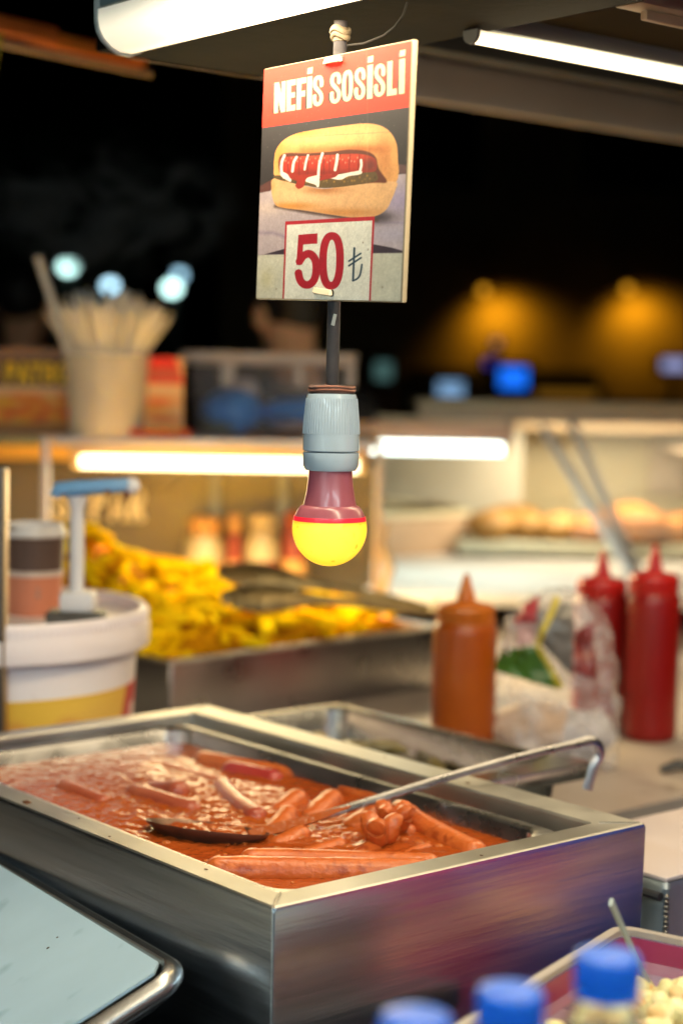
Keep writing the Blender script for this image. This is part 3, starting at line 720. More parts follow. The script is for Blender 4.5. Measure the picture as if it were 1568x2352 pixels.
for k in range(170):
    lx = rnd.uniform(.022, CWd - .022); ly = oy + rnd.uniform(.022, CLn - .022)
    q = c0 + Rz @ Vector((lx, ly, 0)); heap = .030 * math.sin(math.pi * lx / CWd) * math.sin(math.pi * (ly - oy) / CLn)
    o = copy_mesh('chopped_piece', chunk[k % 6], (q.x, q.y, BZ - .085 + .040 + heap + rnd.uniform(0, .012)), (rnd.uniform(0, 6), rnd.uniform(0, 6), rnd.uniform(0, 6)))
    if k % 6 < 4: tag(o, 'small cream yellow piece of chopped food in the clear container', 'food piece', 'cream pieces in the clear container')
    else: tag(o, 'small tan browned piece of chopped food in the clear container', 'food piece', 'tan pieces in the clear container')
tip = at_y(1402, 2072, 1.16); foot = at_z(1490, 2268, BZ - .03)
T = thing('serving_fork', 'thin grey green fork handle sticking up out of the clear container', 'fork', tuple(foot))
d = tip - foot
b = MB(); b.strip([d * -.15, d * .2, d * .5, d * .8, d], [.010, .007, .0055, .006, .007], .003, (1, -.3, 0)); b.build('handle', mat('grey_green_plastic', (.28, .33, .32), .35), T)
b = MB()
for k in (-1, 0, 1): b.tube([d * -.12 + Vector((k * .004, 0, 0)), d * -.26 + Vector((k * .005, 0, -.002))], .0012, 6)
b.build('tines', mat('grey_green_plastic_tines', (.28, .33, .32), .35), T)
# side table that carries bottles and container
T = thing('side_table', 'low dark side table carrying bottles and the clear container', 'table', (.22, .90, 0), ang)
TBZ = BZ - .0865
b = MB(); b.box((.0, 0, TBZ - .012), (.62, .66, .022), bevel=.003); b.build('table_top', mat('side_table_top', (.06, .055, .06), .35, .2), T)
for x in (-.28, .28):
    for y in (-.29, .29):
        b = MB(); b.box((x, y, (TBZ - .0235) / 2), (.03, .03, TBZ - .024), bevel=.002); b.build('leg', DARK, T)
# ------------------------------------------------------------------ water bottles
CAPM = mat('blue_cap', (.010, .13, .62), .38, 0, var=.08, vscale=40, sss=.1)
PETM = mat('clear_pet', (.82, .90, .95), .03, 0, trans=.96, ior=1.12)
WATER = mat('water', (.93, .97, 1), .0, 0, trans=1.0, ior=1.2)
caps = [(1395, 2190, .155, 'water bottle with blue cap standing tallest in the picture, in front of the chopped food'),
        (1172, 2271, .160, 'middle water bottle with blue cap in front of the container corner'),
        (955, 2331, .172, 'water bottle with blue cap cut off lowest, in front of the warmer')]
bp = []
for i, (x, y, wpx, lab) in enumerate(caps):
    Zd = .030 * F_PX / (wpx * 1000)
    P0 = at_y(x, y, Zd * 1.02)
    T = thing('water_bottle', lab, 'bottle', (P0.x, P0.y, P0.z - .208), 0, 'water bottles in the foreground')
    b = MB(); b.lathe([(.0001, .2085), (.0125, .2082), (.0142, .2075), (.0149, .2062), (.0150, .194), (.0146, .1925), (.0128, .1920)], 40, cap0=False, cap1=True)
    c_ = b.build('cap', CAPM, T)
    b = MB()
    for k in range(60):
        a = 2 * math.pi * k / 60; b.box((.01505 * math.cos(a), .01505 * math.sin(a), .1995), (.0006, .0006, .011), rot=Matrix.Rotation(a, 3, 'Z'))
    g = b.build('ridges', CAPM, c_)
    b = MB(); b.lathe([(.0128, .1915), (.0155, .191), (.0155, .1885), (.0128, .188)], 32, cap0=True, cap1=True); b.build('tamper_ring', CAPM, T)
    b = MB(); b.lathe([(.0122, .1918), (.0124, .186), (.0150, .180), (.0215, .166), (.0275, .150), (.0310, .133), (.0315, .10), (.0305, .08), (.0315, .05), (.0310, .008), (.0270, .0005)], 36, cap0=True, cap1=True)
    b.build('body', PETM, T, ang=60)
    b = MB(); b.lathe([(.0195, .166), (.0262, .149), (.0297, .132), (.0302, .05), (.0297, .010), (.025, .004)], 32, cap0=True, cap1=True); b.build('water', WATER, T, ang=60)
    bp.append(P0)
# low shelf under the bottles
zb = min(p.z for p in bp) - .208
bsh = thing('bottle_shelf', 'narrow shelf under the foreground water bottles', 'shelf', (sum(p.x for p in bp) / 3, sum(p.y for p in bp) / 3, 0), ang)
b = MB(); b.box((0, 0, zb - .012), (.30, .20, .02), bevel=.003); b.build('shelf_board', mat('shelf_board', (.08, .075, .08), .4), bsh)
for x in (-.13, .13):
    b = MB(); b.box((x, 0, (zb - .0225) / 2), (.03, .16, zb - .023), bevel=.002); b.build('leg', DARK, bsh)

# ------------------------------------------------------------------ hanging bulb on its pipe, and the price sign
PD = 1.395
bt = at_y(755, 1300, PD); 
PX = at_y(757, 1190, PD)
AX = Vector((PX.x, PX.y, 0))
kk = PD / (F_PX * math.cos(PITCH)) 
def zD(y, x=757): return at_y(x, y, PD).z
BL = thing('hanging_bulb', 'glowing yellow bulb with a red painted neck in a white porcelain socket', 'bulb', (AX.x, AX.y, zD(1300)))
z0 = zD(1300)
H = lambda y: zD(y) - z0
R = lambda px: px * PD / F_PX
# bulb: sphere + painted neck
zc = H(1300) + R(86) ; rb = R(86)
cy = rb
prof = [(rb * math.sin(a), cy - rb * math.cos(a)) for a in np.linspace(.02, math.radians(104), 22)]
zsplit = prof[-1][1]
GLOW = bpy.data.materials.new('bulb_glow'); GLOW.use_nodes = True
N = GLOW.node_tree.nodes; Lk = GLOW.node_tree.links; P = N['Principled BSDF']
P.inputs['Base Color'].default_value = (.75, .45, .03, 1); P.inputs['Roughness'].default_value = .25; P.inputs['Specular IOR Level'].default_value = .2
lw = N.new('ShaderNodeLayerWeight'); lw.inputs[0].default_value = .28
r = N.new('ShaderNodeValToRGB'); r.color_ramp.elements[0].color = (.56, .375, .018, 1); r.color_ramp.elements[1].color = (.52, .20, .004, 1); r.color_ramp.elements[0].position = .42; e_ = r.color_ramp.elements.new(0.0); e_.color = (.62, .44, .045, 1)
tcx = N.new('ShaderNodeTexCoord'); nz_ = N.new('ShaderNodeTexNoise'); nz_.inputs['Scale'].default_value = 160; Lk.new(tcx.outputs['Object'], nz_.inputs[0])
r2 = N.new('ShaderNodeValToRGB'); r2.color_ramp.elements[0].position = .66; r2.color_ramp.elements[0].color = (1, 1, 1, 1); r2.color_ramp.elements[1].position = .74; r2.color_ramp.elements[1].color = (.75, .50, .15, 1)
Lk.new(nz_.outputs[0], r2.inputs[0])
mx = N.new('ShaderNodeMix'); mx.data_type = 'RGBA'; mx.blend_type = 'MULTIPLY'; mx.inputs[0].default_value = 1
Lk.new(lw.outputs[1], r.inputs[0]); Lk.new(r.outputs[0], mx.inputs[6]); Lk.new(r2.outputs[0], mx.inputs[7])
sz = N.new('ShaderNodeSeparateXYZ'); Lk.new(tcx.outputs['Object'], sz.inputs[0])
zm = N.new('ShaderNodeMapRange'); zm.interpolation_type = 'SMOOTHSTEP'; zm.inputs[1].default_value = zsplit - .0045; zm.inputs[2].default_value = zsplit + .0005; Lk.new(sz.outputs[2], zm.inputs[0])
zx = N.new('ShaderNodeMix'); zx.data_type = 'RGBA'; Lk.new(zm.outputs[0], zx.inputs[0]); Lk.new(mx.outputs[2], zx.inputs[6]); zx.inputs[7].default_value = (.55, .10, .006, 1)
Lk.new(zx.outputs[2], P.inputs['Emission Color']); P.inputs['Emission Strength'].default_value = 1.0
b = MB(); b.lathe(prof, 48, cap0=True, cap1=False); bulb = b.build('bulb', GLOW, BL)
zt = H(1080)
neck = [(rb * math.sin(math.radians(104)) + .00005, zsplit)] + [(rb * math.sin(a), cy - rb * math.cos(a)) for a in np.linspace(math.radians(108), math.radians(128), 5)] + [(R(61), H(1160)), (R(55), H(1130)), (R(51), H(1100)), (R(50), zt + .004)]
NECK = mat('bulb_red_paint', (.30, .085, .105), .30, 0, var=.12, vscale=30, coat=.35, emit=(.8, .03, .05), estr=.02, bump=.04, bscale=80)
b = MB(); b.lathe(neck, 48, cap0=False, cap1=True); b.build('painted_neck', NECK, BL)
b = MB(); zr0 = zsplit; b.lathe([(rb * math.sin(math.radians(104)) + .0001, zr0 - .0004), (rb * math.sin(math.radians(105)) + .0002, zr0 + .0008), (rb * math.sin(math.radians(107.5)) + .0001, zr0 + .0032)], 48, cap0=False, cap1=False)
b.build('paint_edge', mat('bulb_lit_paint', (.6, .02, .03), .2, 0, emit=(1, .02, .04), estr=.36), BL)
PORC = mat('porcelain', (.40, .47, .53), .14, 0, var=.05, vscale=14, coat=1.0, bump=.03, bscale=40, spots=((.20, .15, .11), 55, .73))
b = MB(); b.lathe([(R(48), H(1077)), (R(58), H(1080)), (R(64), H(1070)), (R(65), H(1045)), (R(64.5), H(1039)), (R(61), H(1038))], 48, cap0=True, cap1=True); b.build('socket_ring', PORC, BL)
b = MB(); b.lathe([(R(61.5), H(1036.5)), (R(65), H(1034)), (R(65), H(1000)), (R(62.5), H(960)), (R(58), H(912)), (R(56), H(905)), (R(50), H(903))], 48, cap0=True, cap1=True); sk = b.build('socket_body', PORC, BL)
b = MB()
for k in range(60):
    a = 2 * math.pi * k / 60
    b.tube([(R(58.6) * math.cos(a), R(58.6) * math.sin(a), H(915)), (R(63.2) * math.cos(a), R(63.2) * math.sin(a), H(965)), (R(65.2) * math.cos(a), R(65.2) * math.sin(a), H(996))], .00035, 5)
b.build('flutes', PORC, sk)
b = MB(); b.lathe([(R(50), H(904)), (R(53), H(900)), (R(54), H(890)), (R(50), H(886)), (R(20), H(884))], 32, cap0=True, cap1=True); b.jitter(.0012, 220, 2)
b.build('rust_collar', mat('rusty_collar', (.13, .06, .045), .8, 0, col2=(.05, .03, .025), vscale=60, bump=.8, bscale=180), BL)
for yy, rr_ in ((889, 51), (896, 52.5)):
    b = MB(); b.tube([(R(rr_) * math.cos(a), R(rr_) * math.sin(a), H(yy) + .0005 * math.sin(3 * a)) for a in np.linspace(0, 2 * math.pi, 30)], .0012, 6); b.build('wire_turn', mat('copper_wire', (.22, .09, .06), .6, .5), BL)
tb = at_y(782, 50, PD); tilt = (tb.x - AX.x)
b = MB(); b.tube([(0, 0, H(886)), (tilt * .33, 0, H(600)), (tilt * .7, 0, H(300)), (tilt, 0, H(48))], R(15), 20); b.jitter(.0004, 120); b.build('pipe', RUST, BL)
b = MB(); b.box((R(2), -R(15.2), H(735)), (R(8), .0006, R(26)), rot=Matrix.Rotation(.2, 3, 'Y')); b.jitter(.0006, 300); b.build('paint_chip', mat('grey_paint_chip', (.35, .34, .30), .6), BL)
b = MB(); b.lathe([(R(17), 0), (R(17), R(30))], 20, c=(tilt, 0, H(95))); b.build('pipe_collar', mat('pipe_collar', (.16, .12, .07), .7, .3, bump=.5, bscale=90), BL)
# cobweb-dusty cable ties round the pipe under the beam
for dz, rr_ in ((72, 20), (84, 18)):
    b = MB(); b.tube([(tilt * .98 + R(rr_) * math.cos(a), R(rr_) * math.sin(a), H(dz) + .002 * math.sin(2 * a)) for a in np.linspace(0, 2 * math.pi, 24)], .0017, 8, flat=1.5); b.jitter(.0008, 130, dz); b.build('tie_band', mat('dusty_tie', (.11, .08, .045), .7, 0, var=.2, vscale=60), BL)
# wire from the pipe into the beam
wp = [at_y(790, 105, PD), at_y(835, 100, PD), at_y(880, 82, PD), at_y(905, 62, PD), at_y(925, 35, PD), at_y(935, 5, PD)]
b = MB(); b.tube([p - wp[0] for p in wp], .0010, 8)
tag(b.build('lamp_wire', mat('grey_wire', (.03, .025, .02), .5), loc=tuple(wp[0])), 'thin dark wire curling from the pipe up to the roof beam', 'wire')

# sign
Zr, Zl = 1.30, 1.484
tr = at_y(942, 92, Zr); br = at_y(928, 694, Zr); bl = at_y(592, 688, Zl); tl = at_y(601, 158, Zl)
print('sign', tr, br, bl, tl)
# best rectangle
cen = (tr + br + bl + tl) / 4
sx = ((tr + br) - (tl + bl)).normalized(); ty = ((tr + tl) - (br + bl)); ty = (ty - sx * ty.dot(sx)).normalized()
SWd = ((tr + br) / 2 - (tl + bl) / 2).length; SHt = ((tr + tl) / 2 - (br + bl) / 2).length
nrm = sx.cross(ty)
Mx = Matrix((sx, ty, nrm)).transposed().to_4x4(); Mx.translation = cen
print('sign size', SWd, SHt, 'front normal', nrm)
SG = thing('price_sign', 'hot dog price sign reading NEFIS SOSISLI 50 tied to the pipe above the bulb', 'sign', matrix=Mx)
b = MB(); b.box((0, 0, -.0026), (SWd, SHt, .0044), bevel=.0012); b.build('backing_board', mat('pale_board_edge', (.34, .26, .16), .6, 0, var=.15, vscale=30, stretch=(1, .2, 3)), SG)
def homography(src, dst):
    Am = []; bv = []
    for (x, y), (X, Y) in zip(src, dst):
        Am.append([x, y, 1, 0, 0, 0, -X * x, -X * y]); bv.append(X); Am.append([0, 0, 0, x, y, 1, -Y * x, -Y * y]); bv.append(Y)
    h = np.linalg.solve(np.array(Am, float), np.array(bv, float)); return np.append(h, 1).reshape(3, 3)
Hm = homography([(0, 1), (1, 1), (1, 0), (0, 0)], [(100, 297), (1370, 70), (1318, 2274), (66, 2248)])
GW, GH = 420, 420
s_, t_ = np.meshgrid(np.linspace(0, 1, GW), np.linspace(1, 0, GH)); den = Hm[2, 0] * s_ + Hm[2, 1] * t_ + 1
X = (Hm[0, 0] * s_ + Hm[0, 1] * t_ + Hm[0, 2]) / den; Y = (Hm[1, 0] * s_ + Hm[1, 1] * t_ + Hm[1, 2]) / den
cv = Canvas(GW, GH, X, Y, np.array((196, 190, 170)) / 255)
# photograph panel of the print
cv.poly([(60, 780), (1400, 620), (1400, 1860), (60, 1880)], (38, 32, 34), 3)
cv.poly([(60, 1355), (180, 1320), (1300, 1195), (1400, 1195), (1400, 1860), (1080, 1862), (60, 1880)], (176, 158, 160), 5)
cv.blob(1300, 1420, 160, 130, (150, 135, 165), .8); cv.blob(150, 1480, 200, 60, (205, 180, 165), .6); cv.blob(1220, 1700, 220, 90, (168, 158, 176), .7)
cv.line([(70, 1690), (200, 1690), (330, 1730)], 26, (140, 122, 138), 30, .8); cv.line([(1080, 1600), (1340, 1610)], 16, (140, 126, 150), 20, .6)
cv.poly([(130, 1874), (310, 1825), (560, 1800), (1080, 1790), (1240, 1820), (1345, 1850), (1345, 1864)], (52, 38, 52), 5)
cv.poly([(60, 1300), (190, 1230), (175, 1330), (60, 1350)], (88, 48, 42), 5); cv.poly([(1270, 1110), (1400, 1130), (1400, 1196), (1275, 1185)], (92, 62, 62), 5)
cv.blob(1120, 1560, 140, 55, (62, 52, 58), .95); cv.line([(220, 1462), (480, 1510), (800, 1560), (1100, 1585)], 26, (70, 48, 40), 24, .9)
bot = smooth_pts([(180, 1290), (184, 1238), (232, 1222), (340, 1258), (470, 1288), (640, 1318), (850, 1285), (1060, 1262), (1258, 1262), (1256, 1330), (1225, 1410), (1180, 1495), (1080, 1552), (900, 1560), (700, 1535), (480, 1500), (300, 1478), (220, 1450), (188, 1370)])
top = smooth_pts([(200, 1130), (204, 1040), (215, 985), (258, 920), (330, 868), (450, 830), (700, 792), (950, 765), (1080, 775), (1165, 810), (1225, 872), (1262, 960), (1272, 1080), (1282, 1180), (1252, 1272), (1150, 1280), (1085, 1272), (900, 1250), (500, 1250), (230, 1215)])
cv.poly(top, (214, 156, 92), 5); mt = cv.mask(top)
cv.blob(600, 890, 330, 70, (236, 184, 116), .9, mt); cv.blob(1000, 850, 240, 70, (232, 178, 114), .8, mt); cv.blob(240, 1010, 60, 150, (200, 128, 50), .7, mt)
cv.blob(520, 1005, 150, 45, (178, 105, 45), .8, mt); cv.blob(1180, 1060, 100, 190, (178, 110, 58), .9, mt); cv.blob(930, 985, 320, 40, (168, 92, 42), .9, mt); cv.blob(1240, 1010, 50, 150, (224, 165, 95), .6, mt); cv.blob(400, 838, 150, 25, (205, 135, 55), .8, mt)
cv.poly(bot, (212, 162, 112), 6); mb = cv.mask(bot)
cv.blob(480, 1380, 260, 80, (226, 180, 130), .8, mb); cv.blob(1050, 1400, 160, 90, (218, 166, 112), .7, mb); cv.blob(360, 1462, 200, 30, (196, 124, 50), .85, mb); cv.blob(800, 1520, 380, 38, (188, 122, 62), .85, mb); cv.blob(640, 1325, 160, 34, (150, 84, 40), .7, mb); cv.blob(195, 1300, 30, 90, (205, 148, 88), .7, mb)
cv.poly(smooth_pts([(268, 1020), (500, 1012), (700, 1000), (850, 985), (1000, 1000), (1080, 1050), (1110, 1150), (1180, 1260), (1060, 1268), (640, 1290), (330, 1240), (248, 1160)]), (92, 40, 22), 12)
pk = smooth_pts([(205, 1200), (330, 1205), (480, 1240), (600, 1245), (820, 1215), (900, 1185), (1060, 1175), (1095, 1195), (1092, 1250), (950, 1280), (700, 1308), (560, 1302), (430, 1270), (300, 1250), (215, 1225)])
cv.poly(pk, (88, 66, 34), 5); mp_ = cv.mask(pk)
for k in range(40): cv.blob(220 + 22 * k, 1232 + 25 * math.sin(k * 1.7), 9, 9, random.choice([(140, 105, 52), (60, 44, 22), (165, 120, 40)]), .8, mp_)
sa = smooth_pts([(268, 1050), (500, 1036), (700, 1028), (880, 1020), (990, 1030), (1070, 1062), (1092, 1120), (1070, 1170), (960, 1180), (800, 1180), (620, 1205), (470, 1225), (360, 1215), (300, 1180), (268, 1130)])
cv.poly(sa, (168, 40, 20), 5); ms = cv.mask(sa)
cv.blob(660, 1045, 420, 26, (196, 72, 40), .8, ms); cv.blob(620, 1180, 420, 30, (120, 22, 12), .8, ms); cv.blob(1040, 1120, 70, 70, (96, 36, 30), .9, ms)
for xx in (330, 425, 500, 640, 690, 770, 860, 940): cv.line([(xx, 1030), (xx - 8, 1110), (xx - 4, 1190)], 10, (112, 20, 12), 10, .7)
for k in range(26): cv.blob(300 + k * 26, 1075 + 22 * math.sin(k * 2.3), 5, 9, (232, 170, 150), .8, ms)
for pts, wd_ in (([(290, 1030), (268, 1090), (268, 1170), (290, 1215)], 24), ([(395, 1045), (372, 1090), (362, 1165)], 24), ([(495, 1030), (480, 1080), (468, 1150)], 20), ([(620, 1015), (596, 1100), (588, 1200), (584, 1290)], 24), ([(750, 1030), (744, 1090), (732, 1155)], 26), ([(955, 1075), (958, 1120), (945, 1178)], 22)):
    cv.line(open_pts(pts), wd_, (236, 224, 212), 6)
cv.poly(smooth_pts([(262, 1165), (320, 1190), (352, 1230), (345, 1255), (290, 1225), (258, 1195)]), (234, 222, 210), 5)
cv.poly(smooth_pts([(480, 1225), (580, 1200), (600, 1225), (592, 1300), (560, 1280), (480, 1252)]), (232, 218, 204), 5)
cv.poly(smooth_pts([(640, 1210), (760, 1195), (930, 1165), (965, 1170), (950, 1195), (850, 1210), (790, 1238), (730, 1235)]), (234, 220, 206), 5)
cv.poly(smooth_pts([(330, 1180), (430, 1200), (520, 1190), (480, 1235), (465, 1290), (420, 1315), (390, 1290), (400, 1250), (345, 1225)]), (150, 34, 18), 6)
cv.poly(smooth_pts([(620, 1205), (720, 1180), (770, 1170), (735, 1215), (650, 1235), (600, 1245)]), (142, 28, 16), 6)
# header band and lettering
cv.poly([(40, 797), (1420, 621), (1420, 30), (40, 280)], (232, 40, 12), 2.5)
cap = lambda x: 412 - (x - 190) * .1722
bas = lambda x: 671 - (x - 190) * .1393
WORD = [('N', 192, 290), ('E', 299, 378), ('F', 386, 468), ('I', 476, 520), ('S', 524, 620), ('S', 672, 772), ('O', 776, 874), ('S', 882, 982), ('I', 995, 1042), ('S', 1052, 1152), ('L', 1166, 1250), ('I', 1268, 1316)]
for pass_, (dx, dy, col, st) in enumerate(((-15, 5, (14, 8, 6), 35), (-10, 4, (14, 8, 6), 35), (-5, 2, (14, 8, 6), 35), (0, 0, (232, 210, 166), 34))):
    for ch, x0, x1 in WORD:
        glyph(cv, ch, x0, x1, cap, bas, st, col, dx, dy, 3)
        if ch == 'I':
            yt = cap(x0) - 74
            cv.poly([(x0 + dx + 3, yt + dy), (x1 + dx + 2, yt - 9 + dy), (x1 + dx, yt + 43 + dy), (x0 + dx, yt + 52 + dy)], col, 3)
# price panel
cv.poly([(308, 1592), (1082, 1552), (1058, 2400), (292, 2400)], (176, 22, 40), 3)
cv.poly([(322, 1622), (1062, 1588), (1044, 2400), (306, 2400)], (222, 218, 204), 3)
c5 = lambda x: 1698 - (x - 420) * .075; b5 = lambda x: 2172 - (x - 420) * .0
glyph(cv, '5', 392, 622, c5, b5, 66, (168, 10, 36), soft=4)
zero = [(716 + 74 * math.copysign(abs(math.cos(a)) ** .8, math.cos(a)), 1930 + 212 * math.copysign(abs(math.sin(a)) ** .85, math.sin(a))) for a in np.linspace(0, 2 * math.pi, 49)]
cv.line(zero, 66, (168, 10, 36), 4)
cv.line([(912, 1822), (906, 2098)], 17, (20, 52, 72), 4); cv.line([(868, 1932), (968, 1868)], 15, (20, 52, 72), 4); cv.line([(868, 1972), (970, 1905)], 15, (20, 52, 72), 4)
cv.line(open_pts([(904, 2100), (940, 2084), (966, 2048), (980, 1962)]), 15, (20, 52, 72), 4)
cv.blob(150, 2090, 60, 80, (190, 176, 128), .5); cv.blob(660, 2235, 60, 40, (150, 175, 180), .5)
for xk, yk in ((985, 1775), (1030, 1835), (1160, 2155), (975, 1905), (240, 2170)): cv.blob(xk, yk, 5, 8, (110, 95, 80), .9)
mot = np.array([[mnoise.noise(Vector((i * .05, j * .05, 1))) * .5 + mnoise.noise(Vector((i * .16, j * .16, 4))) * .5 for i in range(GW)] for j in range(GH)])
cv.a *= 1 + .10 * mot[..., None]
cv.line([(70, 900), (700, 860), (1400, 830)], 5, (60, 52, 52), 8, .35); cv.line([(980, 60), (1010, 900), (990, 2290)], 5, (225, 205, 180), 10, .16)
for k in range(260): cv.blob(random.uniform(60, 1400), random.uniform(100, 2280), random.uniform(1.5, 4), random.uniform(1.5, 4), (205, 190, 170), .45)
cv.grain(.12)
print_sheet('printed_face', cv, SG, (-SWd / 2 + .0012, -SHt / 2 + .001, .0002), (SWd / 2 - .0014, -SHt / 2 + .001, .0002), (-SWd / 2 + .0012, SHt / 2 - .001, .0002), PRINT, gain=.86)
def on_sign(xc, yc):      # crop sight -> sign plane
    v_ = np.linalg.inv(Hm) @ np.array([xc, yc, 1.0]); s1, t1 = v_[0] / v_[2], v_[1] / v_[2]
    return Vector(((s1 - .5) * SWd, (t1 - .5) * SHt, 0))
for (xa, ya, xb, yb, nm) in ((634, 252, 772, 225, 'upper'), (580, 2170, 726, 2195, 'lower')):
    a_, b_ = on_sign(xa, ya), on_sign(xb, yb); mid = (a_ + b_) / 2
    Tt = thing('cable_tie', 'white cable tie holding the %s edge of the price sign to the pipe' % nm, 'cable tie', matrix=Mx @ Matrix.Translation(mid))
    d = b_ - a_
    b = MB(); b.strip([d * -.5 + Vector((0, 0, -.004)), d * -.46 + Vector((0, 0, .0022)), d * -.2 + Vector((0, 0, .0034)), d * .2 + Vector((0, 0, .0034)), d * .46 + Vector((0, 0, .0022)), d * .5 + Vector((0, 0, -.004))], .0048, .0014, (0, .2, 1)); b.build('strap', mat('tie_nylon', (.72, .60, .42), .4), Tt)
    for sgn_ in (-1, 1):
        b = MB(); b.lathe([(.0028, -.0002), (.0028, .0005)], 14, c=tuple(d * (.5 * sgn_)), cap0=True, cap1=True); b.build('hole', DARK, Tt)
# ------------------------------------------------------------------ sauce pail with pump and coffee cup
PY = 2.10
pc = at_y(-22, 1391, PY); LIDZ = pc.z; PR = 367 * PY / F_PX
PL = thing('sauce_pail', 'large white plastic sauce pail with a ribbed lid and yellow label', 'pail', (pc.x, pc.y, COUNTER_Z + .0005))
hz = LIDZ - COUNTER_Z
b = MB(); b.lathe([(PR * .86, 0), (PR * .925, hz - .040), (PR * .93, hz - .0145)], 72, cap0=True, cap1=True); b.build('body', PAILW, PL)
b = MB(); b.lathe([(PR * .935, hz - .046), (PR * .995, hz - .044), (PR, hz - .038), (PR, hz - .020), (PR * .985, hz - .012), (PR * .985, hz - .002), (PR * .97, hz + .002), (PR * .945, hz + .001), (PR * .935, hz - .010), (PR * .90, hz - .012), (.0005, hz - .012)], 96, cap0=False, cap1=True); lid = b.build('lid', PAILW, PL)
b = MB()
for k in range(150):
    a = 2 * math.pi * k / 150; b.box((PR * .987 * math.cos(a), PR * .987 * math.sin(a), hz - .0075), (.003, .0022, .0085), rot=Matrix.Rotation(a, 3, 'Z'))
rb_ = b.build('ribs', PAILW, lid); rb_['kind'] = 'stuff'
# label wrapped round the body
cv = simple_canvas(220, 60, (228, 178, 62))
for k in range(30): cv.blob(random.uniform(0, 220), random.uniform(0, 60), random.uniform(8, 26), random.uniform(5, 16), random.choice([(236, 190, 70), (222, 168, 60), (226, 172, 80)]), .6)
for k, x in enumerate((30, 66, 98, 128)):
    cv.line(open_pts([(x - 14, 50), (x - 12, 24), (x, 14), (x + 12, 26), (x + 14, 50)]), 4, (206, 128, 60), 6, .7)
    cv.blob(x, 38, 11, 13, (210, 122, 70), .55)
cv.poly([(178, 0), (220, 0), (220, 60), (178, 60), (170, 30)], (178, 20, 22), 4); cv.poly([(186, 12), (204, 12), (204, 60), (186, 60)], (226, 190, 186), 4)
H, Wc = cv.a.shape[:2]
me = bpy.data.meshes.new('label'); vs = []; fs = []
for j in range(H):
    zz = (hz - .088) * (1 - j / (H - 1)); rr_ = PR * (.86 + .065 * zz / (hz - .04)) + .0012
    for i in range(Wc):
        a = -2.45 + 2.75 * i / (Wc - 1); vs.append((rr_ * math.cos(a), rr_ * math.sin(a), zz + .001))
for j in range(H - 1):
    for i in range(Wc - 1): fs.append((j * Wc + i, (j + 1) * Wc + i, (j + 1) * Wc + i + 1, j * Wc + i + 1))
me.from_pydata(vs, [], fs); ca = me.color_attributes.new('print', 'FLOAT_COLOR', 'POINT')
cc = np.ones((H, Wc, 4)); cc[..., :3] = np.where(cv.a <= .04045, cv.a / 12.92, ((cv.a + .055) / 1.055) ** 2.4); ca.data.foreach_set('color', cc.reshape(-1))
me.materials.append(PRINT); o = bpy.data.objects.new('label', me); COL.objects.link(o); o.parent = PL
# pump
pp = at_y(176, 1403, PY - .085)
PU = thing('sauce_pump', 'white sauce pump with a blue spout standing on the pail lid', 'pump', (pp.x, pp.y, LIDZ - .0118))
k = (PY - .085) / F_PX
zt = lambda y: at_y(176, y, PY - .085).z - (LIDZ - .0118)
b = MB(); b.box((0, .0, .0095), (.066, .044, .019), bevel=.002); b.build('base_block', mat('grey_foam_block', (.085, .075, .065), .8, 0, var=.2, vscale=40), PU)
b = MB(); b.box((.002, 0, (.0195 + zt(1358)) / 2), (.040, .036, zt(1358) - .0195), bevel=.005); b.build('collar', WHITEP, PU)
b = MB(); b.lathe([(.0085, zt(1358)), (.0085, zt(1200)), (.0080, zt(1170)), (.0105, zt(1155)), (.012, zt(1140))], 24, c=(0, 0, 0)); b.build('stem', WHITEP, PU)
b = MB(); b.tube([(-.026, 0, zt(1140)), (-.022, 0, zt(1124)), (-.006, 0, zt(1122)), (.03, 0, zt(1116)), (.062, 0, zt(1112)), (.068, 0, zt(1118))], [.0085, .0105, .011, .0105, .0100, .0085], 14, flat=.85); b.build('spout', mat('blue_spout', (.13, .33, .60), .35, 0, col2=(.30, .46, .66), vscale=9), PU)
b = MB(); b.ball((.063, 0, zt(1114)), .0105, (1, 1, 1), 16, 10); b.build('nozzle', WHITEP, PU)
b = MB(); b.lathe([(.0045, zt(1124)), (.004, zt(1136)), (.0006, zt(1158))], 10, c=(.058, -.004, 0)); b.ball((.036, -.008, zt(1128)), .004, (1, 1, .7), 8, 6); b.build('sauce_drop', mat('brown_sauce', (.16, .06, .035), .3), PU)
# coffee cup
cp = at_y(78, 1392, PY + .02)
CU = thing('coffee_cup', 'paper coffee cup with white lid, brown top half and salmon lower half on the pail', 'cup', (cp.x, cp.y, LIDZ - .0118))
kc = (PY + .02) / F_PX; zc_ = lambda y: (1394 - y) * kc
b = MB(); b.lathe([(60 * kc, 0), (60 * kc, .001), (66 * kc, zc_(1303))], 40, cap0=True); b.build('lower_sleeve', mat('salmon_paper', (.55, .19, .11), .6, 0, var=.06, spots=((.40, .25, .2), 60, .70)), CU)
b = MB(); b.lathe([(67.2 * kc, zc_(1302)), (68 * kc, zc_(1290))], 40); b.build('seam', mat('pale_paper', (.62, .50, .45), .6), CU)
b = MB(); b.lathe([(66.4 * kc, zc_(1289)), (70 * kc, zc_(1212))], 40); b.build('upper_sleeve', mat('brown_paper', (.095, .055, .045), .6, 0, var=.1), CU)
b = MB(); b.lathe([(70 * kc, zc_(1213)), (74 * kc, zc_(1210)), (74 * kc, zc_(1203)), (69 * kc, zc_(1196)), (67 * kc, zc_(1184)), (64 * kc, zc_(1183)), (62 * kc, zc_(1192)), (.0005, zc_(1192))], 40, cap0=True, cap1=True); b.build('lid', WHITEP, CU)
